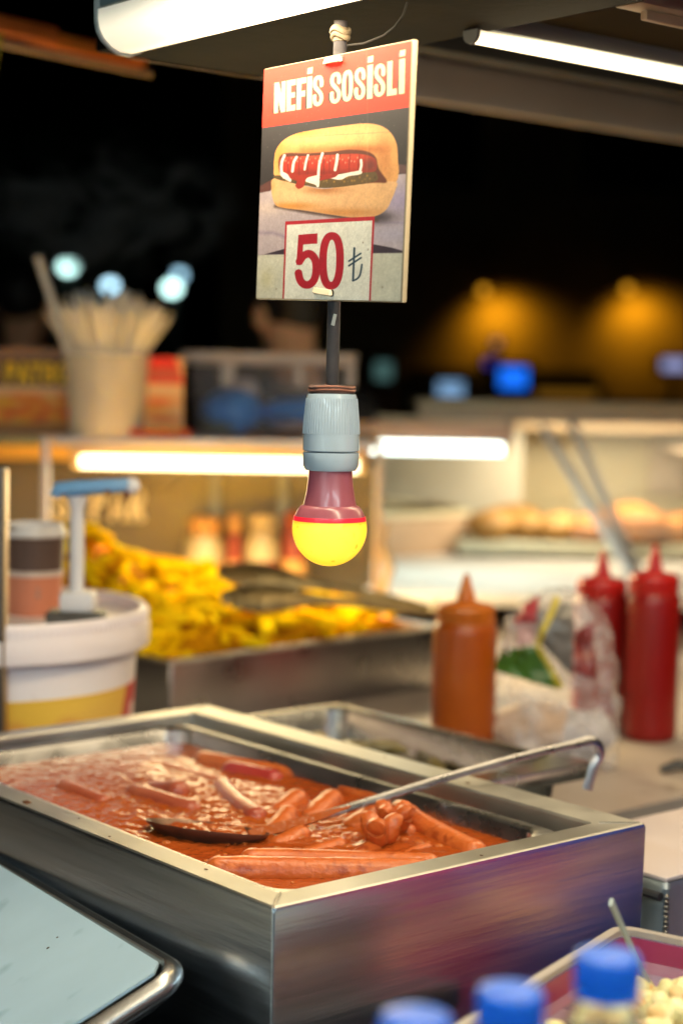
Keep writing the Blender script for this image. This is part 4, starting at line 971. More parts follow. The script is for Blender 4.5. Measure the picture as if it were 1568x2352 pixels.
b = MB(); b.ball((-.02, -.031, zc_(1190)), .007, (1, .6, .6), 10, 8); b.build('sip_tab', mat('lid_tab', (.35, .33, .32), .5), CU)
b = MB()
for k_ in range(3): b.lathe([(.0001, 0), (.0045, 0)], 12, c=(0, 0, 0), cap0=False, cap1=False, rot=Matrix.Rotation(math.pi / 2, 3, 'X')); break
for yy, s_ in ((1330, .004), (1344, .005)):
    b.box((.011, -61.5 * kc, zc_(yy)), (s_, .0008, s_), rot=Matrix.Rotation(.6, 3, 'Y'))
b.build('printed_mark', mat('grey_print', (.35, .22, .18), .6), CU)
# steel upright at the left edge
p = at_y(4, 1430, 1.93); pt = at_y(10, 1075, 1.93)
T = thing('steel_upright', 'narrow brown steel upright with a bright edge at the left border beside the cup', 'post', (p.x, p.y, COUNTER_Z + .0003))
hh_ = pt.z - COUNTER_Z
b = MB(); b.box((-.010, 0, hh_ / 2), (.028, .03, hh_), bevel=.002); b.build('post_body', mat('brown_steel', (.10, .08, .075), .45, .5, var=.2), T)
b = MB(); b.box((.0055, -.006, hh_ / 2), (.003, .022, hh_ - .004), bevel=.001); b.build('bright_edge', mat('brass_edge', (.40, .25, .12), .4, .8), T)

# ------------------------------------------------------------------ fries tray
FZ = EYE - .40
f0 = at_z(392, 1522, FZ); f1 = at_z(1000, 1440, FZ)
fa = math.atan2(f1.y - f0.y, f1.x - f0.x); FW = (f1 - f0).length + .02; FL = .50
FT = thing('fries_tray', 'deep steel tray heaped with fries behind the warmer', 'tray', (f0.x, f0.y, COUNTER_Z + .0005), fa)
fh = FZ - COUNTER_Z
b = MB(); b.rr(FW, FL, [(.002, 0, .004), (.0, fh - .004, .004), (.001, fh, .005), (.014, fh, .006), (.016, fh - .004, .006), (.02, .012, .01)], cap0=True, cap1=True, seg=4)
b.build('pan', mat('fries_tray_steel', (.34, .34, .37), .30, 1, var=.2, vscale=6, rvar=.08), FT, ang=35)
b = MB(); b.tube([(.001, -.001, fh), (FW, -.001, fh)], .0035, 8); b.tube([(-.001, 0, fh), (-.001, FL, fh)], .0035, 8); b.build('rolled_lip', STEEL, FT)
def heap(x, y):       # height of the heap over the tray rim
    s, t = x / FW, y / FL
    e = min(1, max(0, min(s, 1 - s) * 7)) * min(1, max(0, min(t * 6, (1 - t) * 4)))
    g = .062 * math.exp(-((s - .02) / .50) ** 2 - ((t - .62) / .42) ** 2) + .070 * math.exp(-((s - .10) / .16) ** 2 - ((t - .70) / .22) ** 2) + .035 * math.exp(-((s - .5) / .4) ** 2 - ((t - .60) / .3) ** 2)
    return -.012 + (.012 + g + .016) * (e ** .6) + .008 * mnoise.noise(Vector((x * 14, y * 14, 2)))
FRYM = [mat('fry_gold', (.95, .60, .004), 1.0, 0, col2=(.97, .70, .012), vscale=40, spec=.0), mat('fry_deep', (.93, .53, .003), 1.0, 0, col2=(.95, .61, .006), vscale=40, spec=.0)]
fry = []
for k in range(7):
    b = MB(); ln = random.uniform(.05, .078); w_ = random.uniform(.0048, .0062); bend = random.uniform(-.006, .006); n = 6; rings = []
    for i in range(n + 1):
        s = i / n; x = (s - .5) * ln; y = bend * (1 - 4 * (s - .5) ** 2); q = w_ * (1 if 0 < i < n else .7)
        rings.append([(x, y - q, -q), (x, y + q, -q), (x, y + q, q), (x, y - q, q)])
    b.loops(rings, True, True, True); b.jitter(.0016, 60, k)
    es = [e for e in b.bm.edges if e.calc_face_angle(0) > .9]; bmesh.ops.bevel(b.bm, geom=es, offset=.0022, segments=2, affect='EDGES')
    fry.append(b.mesh('french_fry', FRYM[k % 2], ang=80))
rnd = random.Random(21); Rf = Matrix.Rotation(fa, 3, 'Z'); Fo = Vector((f0.x, f0.y, COUNTER_Z + .0005))
def place_fry(k, x, y, extra):
    hh = heap(x, y); dx = (heap(x + .01, y) - heap(x - .01, y)) / .02; dy = (heap(x, y + .01) - heap(x, y - .01)) / .02
    nrm_ = Vector((-dx, -dy, 1.4)).normalized(); yaw = rnd.uniform(0, 6.28)
    t = Vector((math.cos(yaw), math.sin(yaw), rnd.uniform(-.35, .55))); t = (t - nrm_ * t.dot(nrm_) * .75).normalized(); sd = nrm_.cross(t).normalized(); up_ = t.cross(sd)
    R3 = Rf @ Matrix((t, sd, up_)).transposed()
    return Fo + Rf @ Vector((x, y, fh + hh + extra)), R3.to_euler()
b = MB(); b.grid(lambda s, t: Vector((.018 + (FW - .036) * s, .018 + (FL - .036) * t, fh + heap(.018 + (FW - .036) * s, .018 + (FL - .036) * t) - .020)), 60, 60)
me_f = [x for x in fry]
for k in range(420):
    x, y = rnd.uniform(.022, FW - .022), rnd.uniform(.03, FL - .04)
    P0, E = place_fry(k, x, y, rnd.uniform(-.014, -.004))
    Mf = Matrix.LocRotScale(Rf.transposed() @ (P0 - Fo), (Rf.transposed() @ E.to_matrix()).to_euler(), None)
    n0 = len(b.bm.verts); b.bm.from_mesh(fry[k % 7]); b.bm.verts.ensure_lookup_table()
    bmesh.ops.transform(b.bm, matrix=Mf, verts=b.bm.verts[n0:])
o = b.build('shaded_fry_heap', mat('shaded_fry_heap', (.76, .37, .003), 1.0, 0, col2=(.46, .17, .002), vscale=50, bump=.6, bscale=60, bdist=.01, spec=.1), FT); o['kind'] = 'stuff'  # colour deepened to put shade into the gaps between fries
spots = []
while len(spots) < 300:
    x, y = rnd.uniform(.022, FW - .022), rnd.uniform(.03, FL - .04)
    if rnd.random() < .35 + .65 * (1 - y / FL) or heap(x, y) > .03: spots.append((x, y))
for k, (x, y) in enumerate(spots):
    P0, E = place_fry(k, x, y, rnd.uniform(-.002, .020))
    o = copy_mesh('french_fry', fry[k % 7], tuple(P0), E)
    if k % 2 == 0: tag(o, 'thick bright yellow french fry lying in the steel tray', 'french fry', 'bright fries heaped in the tray')
    else: tag(o, 'thick golden orange french fry lying in the steel tray', 'french fry', 'golden fries heaped in the tray')
# tongs lying on the fries
def tong_pt(x, y, Y): return at_y(x, y, Y)
TM = mat('tong_steel', (.20, .14, .06), .40, .8, var=.3, vscale=30, bump=.1, bscale=60)
jA = tong_pt(500, 1312, 2.62); hA = tong_pt(985, 1398, 2.62); jB = tong_pt(508, 1372, 2.50); hB = tong_pt(985, 1404, 2.58)
TO = thing('serving_tongs', 'steel serving tongs lying on the heap of fries', 'tongs', tuple(hA))
for j_, h_ in ((jA, hA), (jB, hB)):
    a_ = j_ - hA; d = (h_ - j_)
    b = MB(); pts = [a_ + d * s + Vector((0, 0, .006 * math.sin(s * math.pi))) for s in np.linspace(0, 1, 14)]
    wd_ = [.016, .034, .042, .042, .036, .024, .016, .014, .014, .015, .016, .016, .015, .012]
    b.strip(pts, wd_, .0035, Vector((.05, -1, .45))); b.build('arm', TM, TO, ang=60)
b = MB(); b.tube([hA - hA + Vector((-.01, 0, -.008)), hB - hA + Vector((.012, 0, 0)), Vector((.012, .0, .006))], .007, 10); b.build('hinge', TM, TO)
for q_ in (jA, jB):
    for i in range(3):
        for j in range(3):
            c_ = (q_ - hA) + (hA - jA) * (.07 + .05 * i) + Vector((0, -.006, .010 * (j - 1))); b = MB(); b.ball(c_, .0042, (1, .5, 1), 8, 6); b.build('grip_dimple', TM, TO)

# printed card leaning on the left side of the fries tray
q0, q1, q2 = at_y(322, 1626, 2.44), at_y(387, 1626, 2.40), at_y(322, 1512, 2.44)
CRD = thing('printed_card', 'small red and white printed card with food picture against the fries tray', 'card', tuple(q0), math.atan2(q1.y - q0.y, q1.x - q0.x))
cw = (Vector((q1.x, q1.y, 0)) - Vector((q0.x, q0.y, 0))).length; chh = q2.z - q0.z + .03
cv = simple_canvas(60, 90, (214, 178, 152)); cv.poly([(4, 4), (44, 6), (60, 20), (60, 26), (0, 16)], (176, 26, 16), 4); cv.poly([(50, 25), (60, 25), (60, 90), (48, 90)], (176, 60, 50), 5)
cv.blob(22, 56, 20, 28, (178, 100, 28), 1); cv.blob(24, 50, 8, 12, (140, 58, 10), .9); cv.blob(20, 76, 14, 8, (110, 40, 8), .9); cv.blob(5, 60, 6, 30, (190, 30, 20), .8)
b = MB(); b.box((cw / 2, .0021, chh / 2 - .03), (cw, .003, chh), bevel=.0005); b.build('card_board', mat('card_board', (.6, .5, .42), .7), CRD)
print_sheet('printed_face', cv, CRD, (0, 0, -.03), (cw, 0, -.03), (0, 0, chh - .03), PRINT_MATT)

# ------------------------------------------------------------------ squeeze bottles
def squeeze(name, label, x, ybase_z, Y, rpx, ytop_body, ycap, ytip, body_m, cap_m, extra=None, group=None):
    k = Y / F_PX; P0 = at_y(x, ytop_body, Y); tipz = at_y(x, ytip, Y).z; bz = at_y(x, ytop_body, Y).z; cz = at_y(x, ycap, Y).z
    T = thing(name, label, 'squeeze bottle', (P0.x, P0.y, COUNTER_Z + .0004), 0, group)
    r = rpx * k; h0 = bz - COUNTER_Z; h1 = cz - COUNTER_Z; ht = tipz - COUNTER_Z
    b = MB(); b.lathe([(r * .9, 0), (r * .98, .004), (r, .012), (r, h0 - .012), (r * .98, h0 - .006), (r * .9, h0)], 40, cap0=True, cap1=True); b.build('body', body_m, T)
    b = MB(); b.lathe([(r * .90, h0 + .0003), (r * .93, h0 + .001), (r * .93, h0 + .006), (r * .88, h0 + .0065)], 40, cap0=True, cap1=True); b.build('neck_ring', cap_m, T)
    b = MB(); b.lathe([(r * .88, h0 + .007), (r * .90, h0 + .008), (r * .90, h1 - .004), (r * .86, h1 - .001), (r * .5, h1 + .002), (r * .30, h1 + .004), (r * .29, h1 + .010), (r * .10, ht - .003), (r * .07, ht)], 32, cap0=True, cap1=True); cp_ = b.build('cap', cap_m, T)
    b = MB()
    for q in range(36):
        a = 2 * math.pi * q / 36; b.box((r * .905 * math.cos(a), r * .905 * math.sin(a), (h0 + h1) / 2 + .002), (.001, .0016, max(.004, h1 - h0 - .014)), rot=Matrix.Rotation(a, 3, 'Z'))
    b.build('grip_ribs', cap_m, cp_)
    return T
ORB = mat('orange_bottle_plastic', (.33, .068, .003), .3, 0, col2=(.26, .045, .002), vscale=12, sss=.2)
ORC = mat('orange_cap_plastic', (.44, .115, .008), .35, 0, var=.1, sss=.2)
squeeze('squeeze_bottle', 'orange squeeze bottle standing behind the small side tray', 1068, 0, 2.22, 74, 1428, 1388, 1318, ORB, ORC)
squeeze('squeeze_bottle', 'red squeeze bottle with a tall nozzle standing nearer the counter edge', 1500, 0, 2.40, 62, 1362, 1318, 1250, RED_SQ, RED_CAP)
squeeze('squeeze_bottle', 'red squeeze bottle half hidden behind the plastic bag', 1380, 0, 2.46, 63, 1368, 1330, 1265, RED_SQ, RED_CAP)

# ------------------------------------------------------------------ plastic bag with bread inside
BY = 2.22
bc_ = at_y(1278, 1540, BY); kb = BY / F_PX
BG = thing('plastic_bag', 'crumpled clear plastic bag with red, yellow and green print behind the small tray', 'bag', (bc_.x, bc_.y, COUNTER_Z + .0006))
zb_ = lambda y: at_y(1278, y, BY).z - COUNTER_Z
def bag_pt(a, t):
    h = zb_(1348); z = h * t
    rx = 150 * kb * (1 - max(0, t - .35) ** 2 * 1.15) * (1 if t > .04 else .94); ry = .062 * (1 - .45 * t)
    if t > .80: rx *= math.sqrt(max(.02, 1 - ((t - .80) / .21) ** 2)); ry *= math.sqrt(max(.02, 1 - ((t - .80) / .21) ** 2))
    p = Vector((rx * math.cos(a), ry * math.sin(a), z))
    cr = .0085 * mnoise.noise(p * 34) + .008 * abs(mnoise.noise(p * 62)) - .003
    return p + Vector((math.cos(a), math.sin(a), .2)) * cr
b = MB(); n = 72; b.loops([[bag_pt(2 * math.pi * i / n, t) for i in range(n)] for t in np.linspace(0, 1, 40)], True, True, True)
FILM = bpy.data.materials.new('bag_film'); FILM.use_nodes = True
N = FILM.node_tree.nodes; Lk = FILM.node_tree.links; P = N['Principled BSDF']
P.inputs['Base Color'].default_value = (.60, .56, .58, 1); P.inputs['Roughness'].default_value = .10; P.inputs['Alpha'].default_value = .24; P.inputs['Specular IOR Level'].default_value = .9
tcx = N.new('ShaderNodeTexCoord'); nb = N.new('ShaderNodeTexNoise'); nb.inputs['Scale'].default_value = 38; Lk.new(tcx.outputs['Object'], nb.inputs[0])
ra_ = N.new('ShaderNodeMapRange'); ra_.inputs[1].default_value = .40; ra_.inputs[2].default_value = .66; ra_.inputs[3].default_value = .10; ra_.inputs[4].default_value = .50; Lk.new(nb.outputs[0], ra_.inputs[0]); Lk.new(ra_.outputs[0], P.inputs['Alpha'])
bp_ = N.new('ShaderNodeBump'); bp_.inputs['Strength'].default_value = .8; bp_.inputs['Distance'].default_value = .01; Lk.new(nb.outputs[0], bp_.inputs['Height']); Lk.new(bp_.outputs[0], P.inputs['Normal'])
b.build('film', FILM, BG, ang=180)
# printed patches on the film, following its surface just outside
def patch(name, fn_poly, mcol):
    b = MB(); b.grid(lambda s, t: fn_poly(s, t), 14, 10); b.build(name, mcol, BG, ang=180)
def bag_uv(xpx, ypx):           # front of the bag below a sight column
    t = min(.97, max(0.02, zb_(ypx) / zb_(1348))); x = (xpx - 1278) * kb
    rx = 150 * kb * (1 - max(0, t - .35) ** 2 * 1.15)
    if t > .80: rx *= math.sqrt(max(.02, 1 - ((t - .80) / .21) ** 2))
    a = -math.acos(max(-.97, min(.97, x / rx))); p = bag_pt(a, t); return Vector((p.x, p.y - .003, p.z))
def quadp(c):                   # bilinear quad of sight points
    return lambda s, t: bag_uv(c[0][0] * (1 - s) * (1 - t) + c[1][0] * s * (1 - t) + c[2][0] * s * t + c[3][0] * (1 - s) * t, c[0][1] * (1 - s) * (1 - t) + c[1][1] * s * (1 - t) + c[2][1] * s * t + c[3][1] * (1 - s) * t)
patch('red_print', quadp([(1140, 1365), (1225, 1356), (1218, 1420), (1140, 1432)]), mat('bag_red', (.36, .05, .06), .35))
patch('white_print', quadp([(1142, 1424), (1165, 1420), (1160, 1500), (1140, 1495)]), mat('bag_white', (.55, .46, .42), .4))
patch('pale_lettering', quadp([(1172, 1430), (1215, 1425), (1210, 1470), (1172, 1478)]), mat('bag_pale', (.45, .28, .28), .4))
patch('green_print', quadp([(1142, 1490), (1215, 1475), (1275, 1568), (1142, 1540)]), mat('bag_green', (.035, .10, .008), .4, 0, var=.3, vscale=30))
patch('yellow_band', quadp([(1216, 1470), (1262, 1362), (1276, 1366), (1228, 1476)]), mat('bag_yellow', (.40, .31, .02), .4))
patch('yellow_tail', quadp([(1216, 1476), (1230, 1476), (1285, 1560), (1268, 1566)]), mat('bag_yellow_tail', (.34, .27, .02), .4))
patch('dark_window', quadp([(1232, 1470), (1272, 1378), (1306, 1380), (1304, 1540)]), mat('bag_window', (.11, .10, .095), .25, 0, var=.2, vscale=20))
patch('maroon_stripe', quadp([(1308, 1440), (1350, 1420), (1362, 1545), (1306, 1530)]), mat('bag_maroon', (.16, .03, .028), .35, 0, var=.3, vscale=30))
b = MB(); b.ball((-.025, .0, .045), .048, (1.25, .75, .75), 24, 16); b.jitter(.006, 30, 3); b.build('bread_roll', mat('pale_bread', (.42, .27, .17), .7, 0, col2=(.62, .47, .38), vscale=14), BG)
b = MB(); b.ball((.03, .0, .04), .045, (1, .75, .7), 24, 16); b.jitter(.010, 45, 5); b.build('paper_wad', mat('paper_wad', (.42, .39, .40), .6, 0, col2=(.30, .29, .34), vscale=20), BG)
# small dark thing at the right border of the counter
p = at_z(1552, 1780, COUNTER_Z)
b = MB(); b.tube([(-.02, 0, .006), (.0, .004, .012), (.03, .0, .012), (.08, .0, .008)], [.006, .010, .011, .009], 12, flat=.7)
tag(b.build('black_handle', BLACKP, loc=(p.x, p.y, COUNTER_Z)), 'black plastic handle lying on the counter at the right border', 'handle tool')

# ------------------------------------------------------------------ left glass display with its lit tube
DY = 3.0
d0 = at_y(106, 1001, DY); dT = d0.z; d1 = at_y(856, 1001, DY)
DW = d1.x - d0.x + .012; DD = .42
DS = thing('fries_display', 'aluminium framed warming display lit by a warm tube behind the fries', 'display case', (d0.x, DY, COUNTER_Z))
dh = dT - COUNTER_Z
b = MB(); b.box((DW / 2 - .25, DD / 2 + .012, dh - .006), (DW + .5, DD - .024, .012), bevel=.002); b.build('top_shelf', mat('shelf_top', (.46, .38, .32), .5, 0, var=.1), DS)
b = MB(); b.box((DW / 2, 0, dh - .008), (DW - .0265, .012, .017), bevel=.002); b.build('front_rail', ALU, DS)
b = MB(); b.box((-.255, 0.0, dh - .009), (.49, .012, .014), bevel=.002); b.build('side_rail', mat('green_rail', (.12, .13, .08), .5, .4), DS)
for x in (0, DW):
    b = MB(); b.box((x, 0, (dh - .0005) / 2), (.0125, .0125, dh - .001), bevel=.002); b.build('post', ALU if x == 0 else mat('warm_post', (.42, .34, .26), .4, .6), DS)
for x in (.26, .395):
    b = MB(); b.box((x, DD + .03, dh / 2 - .03), (.02, .01, dh - .06), bevel=.002); b.build('rear_bar', mat('rear_bar', (.20, .20, .15), .5, .3), DS)
BACKG = mat('smoked_back', (.10, .08, .045), .3, 0, col2=(.14, .115, .07), vscale=4)
b = MB(); b.box((DW / 2 - .35, DD + .045, dh / 2 - .03), (DW + .7, .006, dh - .08)); b.build('back_panel', BACKG, DS)
b = MB(); b.box((-.10, DD + .02, dh - .043), (.46, .006, .042), bevel=.001); b.build('yellow_panel', mat('yellow_panel', (.80, .46, .08), .5, 0, var=.1), DS)
# lettering on the back
def letter_geo(ch, x, z, w_, h_, st, y, parent, m_):
    b = MB()
    for k, pts in GLYPH[ch]:
        q = [Vector((x + px * w_, y, z + pz * h_)) for px, pz in pts]
        if k == 's': b.tube(q, st, 8)
        else: b.loops([[p + Vector((0, -.003, 0)) for p in q], [p + Vector((0, .003, 0)) for p in q]], True, True, True)
    return b.build('letter', m_, parent)
LM = mat('cream_letter', (.92, .78, .42), .5)
lx0 = at_y(118, 1200, DY + DD + .03).x - d0.x; lx1 = at_y(336, 1200, DY + DD + .03).x - d0.x; lz0 = at_y(230, 1196, DY + DD + .03).z - COUNTER_Z; lz1 = at_y(230, 1118, DY + DD + .03).z - COUNTER_Z
wl_ = (lx1 - lx0) / 5
for i, ch in enumerate('STPIR'.replace('I', 'A')): letter_geo(ch, lx0 + i * wl_ + .002, lz0, wl_ - .004, lz1 - lz0, .0065, DD + .034, DS, LM)
# tube lamps
def tube_lamp(name, label, pA, pB, r, col, s, house, hh=.025, watts=4, tilt=0, wide=2.4):
    c = (pA + pB) / 2; d = pB - pA; ln = d.length
    T = thing(name, label, 'lamp', tuple(c), math.atan2(d.y, d.x))
    b = MB(); n = 14
    b.tube([(-ln / 2 + ln * i / n, 0, 0) for i in range(n + 1)], r, 16); b.build('tube', lamp_mat(name + '_glow', col, s, s * .35, ln, .04), T, ang=60)
    ld = bpy.data.lights.new('lamp_light', 'AREA'); ld.shape = 'RECTANGLE'; ld.size = ln * .96; ld.size_y = r * wide; ld.energy = watts; ld.color = col
    lo = bpy.data.objects.new('lamp_light', ld); COL.objects.link(lo); lo.parent = T; lo.location = (0, -r * .55, -r - .001); lo.rotation_euler = (math.radians(-tilt), 0, 0)
    b = MB(); b.box((0, .004, r + hh / 2 + .0008), (ln + .04, r * 2.2, hh), bevel=.003); b.build('holder', house, T)
    for sx_ in (-1, 1):
        b = MB(); b.lathe([(r * 1.08, 0), (r * 1.08, .012)], 16, c=(sx_ * (ln / 2 + .001) if sx_ > 0 else -ln / 2 - .013, 0, 0), rot=Matrix.Rotation(math.pi / 2, 3, 'Y')); b.build('tube_cap', mat('tube_cap', (.75, .62, .35), .4), T)
    return T
HB = mat('tube_holder', (.46, .34, .24), .5)
tube_lamp('tube_lamp', 'bright warm tube lamp under the display shelf over the fries', at_y(186, 1066, DY + .03), at_y(822, 1066, DY + .03), .0105, (1, .80, .42), 14, HB, .024, watts=19, tilt=26, wide=5)
tube_lamp('tube_lamp', 'bright cool white tube lamp right of the bulb in the next display', at_y(834, 1032, 3.62), at_y(1154, 1026, 3.62), .0120, (.80, 1, .93), 6, mat('mauve_holder', (.40, .31, .29), .5), .040, watts=.8)
# squat jars behind the fries
jm = [mat('jar_cream', (.26, .20, .10), .4, 0, var=.1), mat('jar_red', (.14, .014, .005), .4), mat('jar_orange', (.34, .17, .04), .5)]
for i, (x, y0, y1, w_, lab, lidm, rm) in enumerate(((470, 1300, 1190, 92, 'cream jar with tan lid leftmost behind the fries', 2, 0), (538, 1296, 1186, 40, 'narrow red bottle between the cream jars behind the fries', 2, 1), (602, 1300, 1182, 84, 'wide cream jar with orange lid behind the fries', 0, 0), (676, 1300, 1178, 60, 'red jar nearest the bulb behind the fries', 1, 1))):
    Y = DY + .33; P0 = at_y(x, y0, Y); k = Y / F_PX; r = w_ / 2 * k; h = (y0 - y1) * k
    T = thing('sauce_jar', lab, 'jar', (P0.x, Y, COUNTER_Z + .0005), 0)
    h += P0.z - COUNTER_Z
    b = MB(); b.lathe([(r * .95, 0), (r, .006), (r, h * .78), (r * .8, h * .86)], 24); b.build('body', jm[rm], T)
    b = MB(); b.lathe([(r * .82, h * .863), (r * .84, h * .87), (r * .84, h), (r * .7, h + .003)], 24); b.build('lid', jm[lidm], T)
    b = MB(); b.lathe([(r * 1.01, h * .30), (r * 1.01, h * .62)], 24, cap0=False, cap1=False); b.build('label', jm[(rm + 1) % 3], T)

# ------------------------------------------------------------------ things standing on the display shelf
SH = dT + .0003
# snack price box
s0 = at_y(-60, 990, DY + .10); s1 = at_y(162, 990, DY + .10); st = at_y(80, 800, DY + .10).z
SB = thing('snack_sign', 'snack sign box with yellow PATSO lettering over a food picture left of the straws', 'sign', (s0.x, DY + .10, SH))
sw, sh_ = s1.x - s0.x, st - SH
b = MB(); b.box((sw / 2, .0165, sh_ / 2), (sw, .031, sh_), bevel=.002); b.build('box_body', mat('sign_box', (.20, .15, .13), .6), SB)
cv = simple_canvas(260, 170, (110, 86, 70))
cv.poly([(0, 22), (260, 16), (260, 74), (0, 74)], (38, 30, 34), 4)
for i, ch in enumerate('LU'): glyph(cv, ch, 2 + i * 34, 30 + i * 34, lambda x: 26 + 0 * x, lambda x: 66 + 0 * x, 9, (205, 155, 60), soft=3)
cv.poly([(76, 20), (260, 16), (260, 74), (76, 74)], (36, 28, 30), 3)
for i, ch in enumerate('PATSO'): glyph(cv, ch, 84 + i * 34, 115 + i * 34, lambda x: 29 + 0 * x, lambda x: 67 + 0 * x, 11, (208, 166, 20), soft=3)
cv.poly([(0, 76), (260, 76), (260, 94), (0, 94)], (206, 160, 120), 5)
cv.poly([(0, 94), (260, 94), (260, 150), (0, 150)], (200, 118, 32), 6)
for k in range(46): cv.blob(random.uniform(0, 260), random.uniform(96, 146), random.uniform(8, 24), random.uniform(4, 10), random.choice([(176, 60, 8), (214, 140, 40), (200, 90, 10), (222, 168, 90), (150, 40, 4), (206, 140, 30)]), .9)
cv.poly([(0, 150), (260, 150), (260, 170), (0, 170)], (140, 92, 44), 6)
print_sheet('printed_face', cv, SB, (0, 0, 0.001), (sw, 0, 0.001), (0, 0, sh_ - .001), PRINT_MATT, gain=1.7)
# food card behind the cup
m0 = at_y(330, 985, DY + .06); m1 = at_y(420, 985, DY + .06); mtp = at_y(370, 820, DY + .06).z
MC = thing('food_card', 'red topped food picture card standing between the straws and the plastic bin', 'card', (m0.x, DY + .06, SH))
cw, ch_ = m1.x - m0.x, mtp - SH
b = MB(); b.prism([(0, .0006), (cw, .0006), (cw, .0040), (0, .0040)], 0, ch_ * .998); b.build('card_board', mat('card_stock', (.5, .38, .3), .7), MC)
cv = simple_canvas(80, 150, (222, 160, 110)); cv.poly([(0, 0), (62, 0), (80, 50), (0, 50)], (190, 36, 20), 4); cv.poly([(0, 18), (68, 18), (74, 44), (0, 44)], (150, 66, 48), 6)
cv.poly([(0, 52), (80, 52), (80, 66), (0, 66)], (226, 172, 128), 5); cv.blob(30, 84, 30, 8, (186, 80, 20), .9); cv.blob(20, 100, 30, 10, (214, 130, 40), .9); cv.blob(40, 118, 30, 7, (176, 66, 8), .9); cv.blob(40, 136, 34, 12, (222, 160, 90), .9)
print_sheet('printed_face', cv, MC, (0, 0, 0.0005), (cw, 0, .0005), (0, 0, ch_ * .997), PRINT_MATT, gain=1.6)
# straw cup and straws
CY = DY + .05
s_c = at_y(245, 990, CY); ks = CY / F_PX
SC = thing('straw_cup', 'translucent cream cup holding wrapped straws on the display shelf', 'cup', (s_c.x, CY, SH))
hcup = at_y(250, 815, CY).z - SH
CUPM = mat('translucent_cup', (.82, .83, .80), .35, 0, alpha=.42, var=.05, vscale=10)
b = MB(); b.lathe([(82 * ks, 0), (84 * ks, .004), (98 * ks, hcup), (96 * ks, hcup), (81 * ks, .006)], 40, cap0=True, cap1=True); b.build('cup_wall', CUPM, SC)
b = MB(); b.lathe([(98.2 * ks, hcup - .006), (101 * ks, hcup - .003), (101 * ks, hcup + .001), (98 * ks, hcup + .002)], 40, cap0=False, cap1=False); b.build('cup_lip', CUPM, SC)
STW = mat('paper_straw', (.82, .87, .90), .55, 0, var=.12, vscale=9)
sm = []
for k in range(3):
    b = MB(); b.tube([(0, 0, 0), (0, 0, .1), (.0, 0, .222 + .008 * k)], .0025 + .0002 * k, 8); b.box((0, 0, .227 + .008 * k), (.0062, .0015, .016)); sm.append(b.mesh('drinking_straw', STW))
rnd = random.Random(4)
for k in range(170):
    a = rnd.uniform(0, 6.28); f_ = math.sqrt(rnd.random()); lean = .74 * f_ * rnd.uniform(.85, 1.0)
    x0_, y0_ = -.03 * f_ * math.cos(a), -.03 * f_ * math.sin(a)
    d = Vector((math.cos(a) * lean, math.sin(a) * lean * .95, 1)).normalized()
    o = copy_mesh('drinking_straw', sm[k % 3], (s_c.x + x0_, CY + y0_, SH + .008), d.to_track_quat('Z', 'Y').to_euler())
    tag(o, 'paper wrapped drinking straw bunched in the cream cup', 'straw', 'straws bunched in the cup')
pa, pb = at_y(88, 590, CY - .03), at_y(170, 850, CY - .02)
d = (pa - pb).normalized(); b = MB(); b.tube([(0, 0, 0), d * (pa - pb).length * .5, d * (pa - pb).length], .0068, 10)
tag(b.build('drinking_straw', STW, loc=tuple(pb)), 'tall straw sticking out far above the others to the left', 'straw')
# red box lid lying on the shelf
p0, p1 = at_y(272, 985, DY + .02), at_y(438, 985, DY + .02)
T = thing('red_tray', 'small shallow red tray lying on the display shelf before the straw cup', 'tray', (p0.x, DY + .004, SH))
b = MB(); b.rr(p1.x - p0.x, .06, [(.004, 0, .006), (.0, .014, .008), (.003, .0145, .008), (.006, .004, .006)], cap0=True, cap1=True); b.build('tray_body', mat('red_tray_plastic', (.42, .015, .008), .4, 0, col2=(.18, .006, .004), vscale=14), T)
b = MB(); b.box(((p1.x - p0.x) * .65, .03, .009), (.05, .03, .008), bevel=.002); b.build('dark_insert', mat('maroon_insert', (.09, .006, .005), .5), T)
# plastic bin with blue bags
BYb = DY + .20
x0_, x1_ = at_y(428, 985, BYb).x, at_y(800, 985, BYb).x; ztop = at_y(560, 808, BYb).z
BN = thing('plastic_bin', 'frosted plastic bin with a pale rim holding blue bags on the display shelf', 'bin', (x0_, BYb, SH), .02)
bw, bh, bd_ = x1_ - x0_, ztop - SH, .22
FRO = mat('frosted_plastic', (.70, .66, .70), .35, 0, alpha=.08, var=.05)
b = MB(); b.rr(bw, bd_, [(.016, .001, .012), (.0, bh - .022, .016), (.0025, bh - .022, .015), (.018, .0035, .012)], cap0=True, cap1=True, seg=5); b.build('wall', FRO, BN, ang=40)
RIMP = mat('bin_rim', (.60, .52, .47), .45, 0, var=.06)
b = MB(); b.rr(bw, bd_, [(-.002, bh - .024, .018), (-.013, bh - .020, .026), (-.014, bh - .001, .026), (-.010, bh, .025), (.004, bh, .015), (.004, bh - .0215, .015)], seg=5); b.build('rim', RIMP, BN, ang=50)
for x in (.075, .205, .30):
    b = MB(); b.box((x, -.004 + .006, bh - .042), (.016 + .01 * (x < .1), .004, .042), bevel=.0015); b.build('rim_rib', RIMP, BN)
BLU = mat('blue_film', (.02, .22, .80), .3, 0, col2=(.06, .34, .90), vscale=14, bump=.6, bscale=40, bdist=.01)
